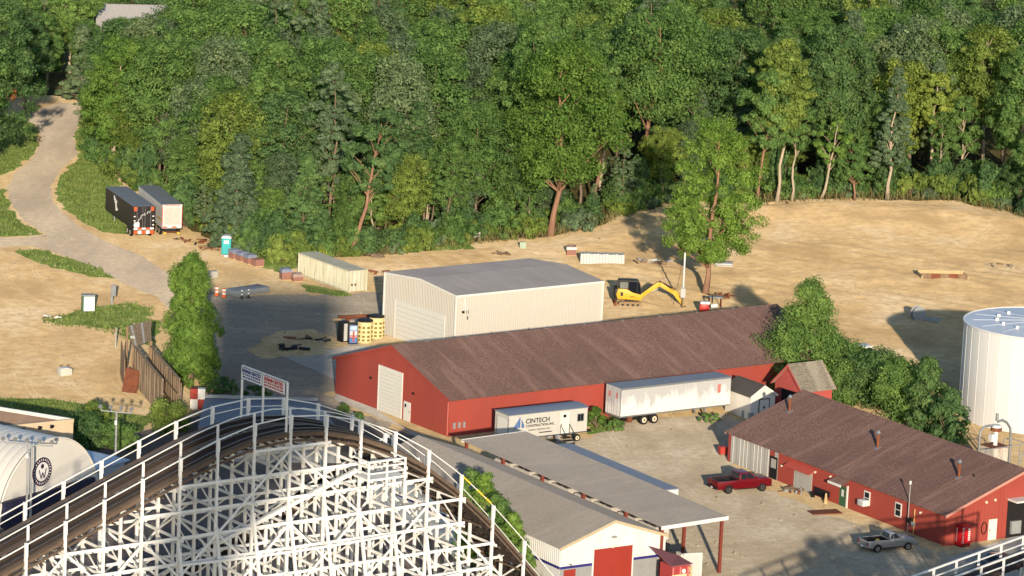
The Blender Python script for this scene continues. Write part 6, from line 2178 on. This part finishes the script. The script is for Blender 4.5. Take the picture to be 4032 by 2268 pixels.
# ---- decorated cups and booths beside the shed
def ov_cup(label, loc, rz):
    t = thing('popcorn_cup', label, 'kiosk', loc, rz)
    M_CUP = mat('cup_yellow', L(218, 202, 146), .5, var=.04)
    M_CUPD = mat('cup_brown', L(128, 104, 52), .6)
    MB().tube([(0, 0, 0), (0, 0, .12), (0, 0, 2.2), (0, 0, 2.35)], [.86, .9, .82, .82], 24).build('cup', M_CUP, t)
    MB().tube([(0, 0, 2.35), (0, 0, 2.5), (0, 0, 2.62)], [.88, .88, .6], 24).build('lid', M_BLACK, t)
    for j, z in enumerate((.35, .75, 1.25, 1.75)):
        for k in range(10):
            a = k / 10 * 6.283
            MB().obox((.872 * math.cos(a) * (1 - .01 * j), .872 * math.sin(a) * (1 - .01 * j), z), .06, .30, .24, rz=a).build('cutout', M_CUPD, t)
    for k in range(10):
        a = (k + .5) / 10 * 6.283
        MB().obox((.88 * math.cos(a), .88 * math.sin(a), 1.15), .05, .07, 1.9, rz=a).build('cup_rib', M_CUP, t)
    return t


ov_cup('yellow perforated cup shaped kiosk in front', O(917, 860), 0.2)
ov_cup('yellow perforated cup shaped kiosk against the cream shed', O(946, 849), 0.9)


def vend(name, label, loc, rz, col, h=2.3, front=None):
    t = thing(name, label, 'vending machine', loc, rz)
    MB().box(-.5, .5, 0, .9, 0, h).build('cabinet', M_BLACK, t, bevel=.03)
    return t


v1 = vend('vending_machine', 'black vending machine with blue and white picture panel', O(888, 866), R(14), None)
for i, (z0, z1, m) in enumerate(((1.55, 2.1, 'panel_sky'), (1.0, 1.5, 'panel_white'), (.75, .95, 'panel_pink'), (.15, .7, 'panel_blue'))):
    MB().box(-.42, .42, -.03, -.004, z0, z1).build('front_panel', mat(m, [L(170, 196, 232), L(206, 200, 206), L(206, 140, 150), L(88, 120, 176)][i], .4, var=.25, scale=5), v1)
MB().box(-.25, .25, -.04, -.031, 1.72, 1.9).build('front_label', M_TRIM, v1)
MB().box(-.08, .12, -.045, -.031, .3, 1.45).build('figure_stripe', mat('panel_rust', L(176, 84, 70), .5), v1)
v2 = vend('vending_machine', 'black vending machine with plain white front panel', O(868, 861), R(34), None)
MB().box(-.2, .3, -.03, -.004, .15, 2.1).build('front_panel', M_WHITE, v2)
v3 = vend('drinks_machine', 'red drinks vending machine at the corner of the red workshop', RED2.matrix_basis @ Vector((-1.0, -1.6, 0)), R(32.7), None, 1.95)
M_DRK = mat('drinks_red', L(198, 26, 34), .25, var=.06, spec=.6)
MB().box(-.52, .52, -.06, -.004, .12, 1.93).build('front_panel', M_DRK, v3, bevel=.02)
MB().box(-.53, -.504, .02, .88, .1, 1.9).build('side_panel', M_DRK, v3)
MB().box(-.5, .5, .0, .9, 1.952, 1.99).build('top_panel', M_DRK, v3)
lettering('Coca-Cola', .34, M_TRIM, v3, face_mat((-.30, -.07, .35), (0, 0, 1), (-1, 0, 0)), shear=.2)
lettering('Coca-Cola', .30, M_TRIM, v3, face_mat((-.545, .62, .4), (0, 0, 1), (0, 1, 0)), shear=.2)
for k in range(6):
    MB().box(.18, .42, -.075, -.062, .6 + k * .2, .74 + k * .2).build('selection_button', M_TRIM, v3)
MB().box(-.35, .35, -.075, -.062, .18, .36).build('delivery_slot', M_BLACK, v3)

# ---- red kiosk and white door panel beside the white gable
KI = thing('red_kiosk', 'red kiosk with sloping mauve roof beside the white gabled building', 'kiosk', O(1694, 1490), R(33))
M_KR = mat('kiosk_red', L(168, 66, 66), .5, var=.06)
MB().box(-.9, .9, -.9, .9, 0, 2.6).build('cabin', M_KR, KI)
MB().add([(-1.1, -1.05, 2.62), (1.15, -1.0, 2.62), (1.35, 1.6, 2.7), (-1.0, 2.4, 3.5), (-1.1, -1.05, 2.7), (1.15, -1.0, 2.7), (1.35, 1.6, 2.78), (-1.0, 2.4, 3.58)],
         [(0, 3, 2, 1), (4, 5, 6, 7), (0, 1, 5, 4), (1, 2, 6, 5), (2, 3, 7, 6), (3, 0, 4, 7)]).build('sloped_roof', mat('kiosk_roof', L(140, 84, 86), .7), KI)
for x in (-.85, -.1, .7):
    MB().box(x, x + .12, -.94, -.904, .1, 2.5).build('pilaster', mat('kiosk_pink', L(222, 130, 120), .5), KI)
MB().box(-.9, .6, -.95, -.905, 1.6, 1.85).build('cream_band', mat('cream_band', L(236, 206, 160), .5), KI)
MB().tube([(.3, -.9, 2.1), (.3, -.96, 2.1)], .2, 14).build('round_sign', M_TRIM, KI)
MB().box(.1, .5, -.95, -.905, .6, 1.0).build('opening', M_DARK, KI)
for k in range(4):
    MB().box(.95, 1.35, -.7, .6, .1 + k * .6, .55 + k * .6).build('shelf_box', M_PLY, KI)
WPn = thing('panel_door', 'upright white panel door beside the red kiosk', 'panel', O(1738, 1475), R(22))
MB().box(-.8, .85, -.06, .06, 0, 2.9).build('panel', mat('panel_grey_white', L(196, 192, 184), .6, var=.04), WPn)
for a, b, c, d in ((-.85, -.75, 0, 2.95), (.8, .9, 0, 2.95), (-.85, .9, 2.88, 2.98)):
    MB().box(a, b, -.09, .09, c, d).build('edge_frame', M_TRIM, WPn)
MB().box(-1.15, -.9, -.1, .9, 0, 2.95).build('side_return', M_CREAM, WPn)

# ---- things lying about on the lot
def debris(name, label, cat, bx, by, n, spread, mats, seed, size=(.3, 1.2), flat=.25):
    rr = random.Random(seed)
    t = thing(name, label, cat, O(bx, by))
    for k in range(n):
        MB().obox((rr.uniform(-spread, spread), rr.uniform(-spread * .6, spread * .6), flat * rr.uniform(.3, 1.2)), rr.uniform(*size), rr.uniform(.1, .4), rr.uniform(.05, .3), rr.uniform(0, 3.1), rr.uniform(-.3, .3), rr.uniform(-.2, .2)).build(
            'piece', mats[k % len(mats)], t)
    return t


debris('scrap_pile', 'rusty scrap line behind the white trailer', 'scrap', 505, 612, 26, 3.4, [M_RUST, M_WOOD, M_BLACK], 1, (.5, 1.6))
debris('scrap_pile', 'brown scrap beside the portable toilet', 'scrap', 537, 628, 14, 1.6, [M_RUST, M_WOOD], 2)
debris('lumber_heap', 'loose lumber and buckets in the shadow of the lone tree', 'lumber', 1642, 664, 22, 2.2, [M_PLY, M_GREYP, M_WOOD, M_WHITE], 3, (.4, 1.8), .4)
debris('rebar_bundle', 'dark bundle of beams in the tree shadow', 'beams', 1660, 628, 10, 2.0, [M_BLACK, M_GREYP], 4, (1.5, 3.5), .3)
debris('brush_heap', 'dark brush heap near the forest edge', 'brush', 925, 645, 22, 1.8, [M_WOOD, M_BARK], 5, (.4, 1.6))
debris('timber_frame', 'small timber crib on the dirt lot', 'lumber', 1262, 642, 10, 1.0, [M_WOOD], 6)
debris('rubble', 'pile of stones on the dirt lot', 'rubble', 2170, 562, 24, 2.4, [M_PLY, M_GRAVEL, M_WOOD], 7, (.3, .9), .3)
debris('rubble', 'grey rubble near the far lot edge', 'rubble', 2335, 555, 22, 2.2, [M_GREYP, M_GRAVEL], 8, (.3, .9), .25)
debris('rubble', 'scattered stones at the right lot edge', 'rubble', 2520, 672, 22, 2.2, [M_WOOD, M_GRAVEL], 9, (.2, .7), .2)
debris('brush_heap', 'branch heap along the forest edge', 'brush', 2000, 522, 26, 4.0, [M_WOOD, M_BARK, M_PLY], 10, (.5, 2.2), .2)
debris('brush_heap', 'brown branches by the lone tree foot', 'brush', 1812, 752, 20, 1.4, [M_WOOD, M_RUST], 11, (.4, 1.2), .6)
debris('rubble', 'stones beside the far rail fence', 'rubble', 1560, 610, 14, 2.6, [M_GREYP, M_WOOD], 12, (.3, 1.2), .2)
debris('wood_scraps', 'bits of wood left of the cream shed', 'lumber', 955, 690, 10, 1.2, [M_RUST, M_PLY], 13)
debris('broken_pallet', 'broken pale pallet on the grass', 'pallet', 133, 800, 9, .7, [M_PLY, M_RUST, M_WHITE], 14, (.5, 1.2), .15)
debris('roadside_stones', 'pale stones where the side road joins', 'stones', 125, 599, 18, 3.0, [M_CONC, M_GRAVEL], 15, (.25, .6), .15)
debris('black_tarp_pile', 'black tarp heap on the asphalt yard', 'tarp', 744, 880, 16, 1.6, [M_BLACK, M_DARK], 16, (.6, 1.4), .35)
debris('steel_plates', 'dark steel plates beside the tarp heap', 'plates', 775, 858, 8, 2.4, [M_RUST, M_BLACK], 17, (1.2, 2.6), .08)
debris('sheet_pile', 'flat tan sheets left of the kiosks', 'sheets', 870, 812, 9, 1.4, [M_PLY, M_GREYP], 18, (1.0, 2.0), .3)
debris('weed_debris', 'scrap and rotten boards along the workshop wall', 'scrap', 2010, 1238, 16, 1.8, [M_WOOD, M_RUST, M_GREYP], 19, (.3, 1.0), .2)

for k, (x0, y0, x1, y1) in enumerate(((850, 801, 960, 796), (870, 808, 962, 800))):
    p, q = O(x0, y0, .2), O(x1, y1, .2)
    b = thing('steel_beam', ['long rusty beam lying left of the cream shed, the farther one', 'long rusty beam lying left of the cream shed, the nearer one'][k], 'beam')
    MB().beam(p, q, .3, .04).build('flange', M_RUST, b)
    MB().beam(p + Vector((0, 0, .3)), q + Vector((0, 0, .3)), .3, .04).build('flange', M_RUST, b)
    MB().beam(p + Vector((0, 0, .15)), q + Vector((0, 0, .15)), .05, .28).build('web', M_RUST, b)

# excavated pit edge with boards
PB = thing('formwork', 'low wooden formwork boards on the dirt lot', 'formwork', Vector((50.5, 458.8, .2)), R(6))
for k in range(5):
    MB().box(k * 1.15, k * 1.15 + 1.12, 0, .08, 0, .75).build('board', M_RUST if k % 2 else M_WOOD, PB)
MB().box(-.3, 6.2, -.4, -.2, 0, .12).build('kerb_board', M_PLY, PB)
MB().box(-.1, .05, -.2, 2.6, 0, .5).build('end_board', M_PLY, PB)
MB().box(5.7, 5.85, -.2, 2.6, 0, .5).build('end_board', M_PLY, PB)
MB().box(.0, 5.8, 2.5, 2.6, 0, .7).build('back_board', M_PLY, PB)

# spool and rack in the tank's shadow
sp_ = thing('cable_spool', 'wooden cable spool lying in the shadow of the tank', 'spool', O(2308, 806, 0), R(20))
for y in (-.35, .35):
    MB().tube([(0, y - .04, .85), (0, y + .04, .85)], .85, 20).build('flange', M_GREYP, sp_)
MB().tube([(0, -.35, .85), (0, .35, .85)], .4, 14).build('core', M_BLACK, sp_)
rk2 = thing('steel_rack', 'low steel rack beside the cable spool', 'rack', O(2345, 812), R(-20))
for k in range(5):
    MB().box(-.9, .9, -.9 + k * .45, -.8 + k * .45, .35, .45).build('bar', M_GREYP, rk2)
for x in (-.8, .8):
    MB().box(x - .06, x + .06, -.9, 1.0, 0, .36).build('runner', M_GREYP, rk2)
wv = thing('parked_van', 'white van roof just showing above the hedge', 'van', O(2168, 914), R(20))
MB().box(-2.0, 2.2, -.9, .9, .4, 1.2).build('body', M_WHITE, wv, bevel=.08)
MB().prism([(-1.9, 1.2), (1.3, 1.2), (.8, 2.1), (-1.8, 2.1)], -.85, .85, 'y').build('cabin', M_WHITE, wv, bevel=.08)
MB().box(-1.6, .8, -.87, -.852, 1.35, 1.9).build('side_window', M_GLASS, wv)
for x in (-1.3, 1.4):
    for s in (-1, 1):
        wheel(wv, x, s * .8, .34, .22, M_RIM, s)

# rail fences under the trees
for k, (x0, y0, x1, y1) in enumerate(((1040, 616, 1085, 612), (1155, 610, 1206, 605))):
    p, q = O(x0, y0), O(x1, y1)
    f = thing('rail_fence', ['pale rail fence left of the tree with bare trunk', 'pale rail fence right of the tree with bare trunk'][k], 'fence')
    for z in (.55, .95):
        MB().beam(p + Vector((0, 0, z)), q + Vector((0, 0, z)), .06, .12).build('rail', M_GREYW, f)
    for j in range(3):
        c = p + (q - p) * j / 2
        MB().box(c.x - .07, c.x + .07, c.y - .07, c.y + .07, 0, 1.1).build('post', M_GREYW, f)
for k, (bx, by) in enumerate(((927, 628), (1315, 626))):
    s = MB().box(-.4, .4, -.3, .3, .0, .9).build('utility_box', mat('pale_green_box', L(168, 182, 156), .6), None, O(bx, by), bevel=.05)
    tag(s, ['pale green utility box at the forest edge', 'small survey box beside the grass strip'][k], 'utility box')

# red sign box and tail end of the grey wall
sg2 = thing('red_crate', 'small red crate left of the grey boarded wall', 'crate', O(1818, 1145), R(20))
MB().box(-.4, .4, -.35, .35, .2, .9).build('crate', mat('crate_red', L(186, 66, 56), .6), sg2)
MB().box(-.35, .35, -.3, .3, 0, .2).build('base', M_WOOD, sg2)
for k in range(2):
    b = MB().tube([(0, 0, 0), (0, 0, .75)], .28, 12).build('drum', M_GREYP, None, O(1872 + k * 16, 1050 + k * 6))
    tag(b, ['grey drum at the left of the white shed front', 'grey drum nearer the white shed door'][k], 'drum')
bn = thing('bench', 'dark bench against the red workshop wall', 'bench', RED2.matrix_basis @ Vector((18.2, .6, 0)), R(122.7))
MB().box(-1.2, 1.2, -.25, .25, .42, .5).build('seat', M_BLACK, bn)
MB().box(-1.2, 1.2, -.3, -.24, .5, 1.0).build('backrest', M_BLACK, bn)
for x in (-1.0, 1.0):
    MB().box(x - .05, x + .05, -.2, .2, 0, .42).build('leg', M_BLACK, bn)
ds = MB().obox((0, 0, .06), 3.0, 1.4, .1).build('steel_plate', M_RUST, None, O(2075, 1290), rz=.35)
tag(ds, 'rusty doorstep plate before the green door', 'plate')
yp = MB().tube([(0, 0, 0), (0, 0, .8), (0, 0, 1.0)], [.22, .1, .08], 8).build('marker_cone', M_PLY, None, RED2.matrix_basis @ Vector((16.8, .9, 0)))
tag(yp, 'pale cone shaped marker left of the green door', 'marker')

# car under the near track, lower right
dc = thing('parked_car', 'dark car half hidden behind the white rail at lower right', 'car', O(2520, 1432), R(30))
M_DKCAR = mat('dark_car_paint', L(40, 42, 50), .25, var=.05, spec=.6)
MB().prism([(-2.2, .4), (2.1, .4), (2.2, .75), (1.2, .92), (-2.0, .95), (-2.25, .7)], -.88, .88, 'y').build('body', M_DKCAR, dc, bevel=.06)
MB().prism([(-1.7, .93), (1.0, .92), (.35, 1.42), (-1.1, 1.45)], -.76, .76, 'y').build('cabin', M_GLASS, dc, bevel=.06)
for x in (-1.35, 1.35):
    for s in (-1, 1):
        wheel(dc, x, s * .8, .32, .22, M_RIM, s)

# hanging dead branch at the left edge
db = make_bush('dead_branch', 401, 1.6, 1.5, LEAF['dead'], 12, 50, .22)
put_tree(db, 'dead_branch', O(20, 420) + Vector((0, 0, 9.2)), 0, 1, 'brown dead branch hanging at the left edge', 'branch', None, 'stem')

# loose stones over the lots
rng = np.random.default_rng(12)
pts = []
for (x0, x1, y0, y1, n) in ((1000, 2600, 530, 800, 900), (0, 420, 640, 980, 420), (1500, 2350, 1080, 1440, 420), (420, 950, 620, 900, 420)):
    for k in range(n):
        p = O(rng.uniform(x0, x1), rng.uniform(y0, y1))
        pts.append((p.x, p.y, .05 + abs(rng.normal(0, .07))))
sm = MB()
for (x, y, r) in pts:
    a = rng.uniform(.6, 1.3, 6) * r
    sm.add([(x + a[0], y, .05), (x, y + a[1], .05), (x - a[2], y, .05), (x, y - a[3], .05), (x + r * .1, y, .06 + a[4] * .9), (x, y, -.1)], [(0, 1, 4), (1, 2, 4), (2, 3, 4), (3, 0, 4)])
o = sm.build('loose_stones', M_GRAVEL)
tag(o, 'small loose stones scattered over dirt and gravel', kind='stuff')
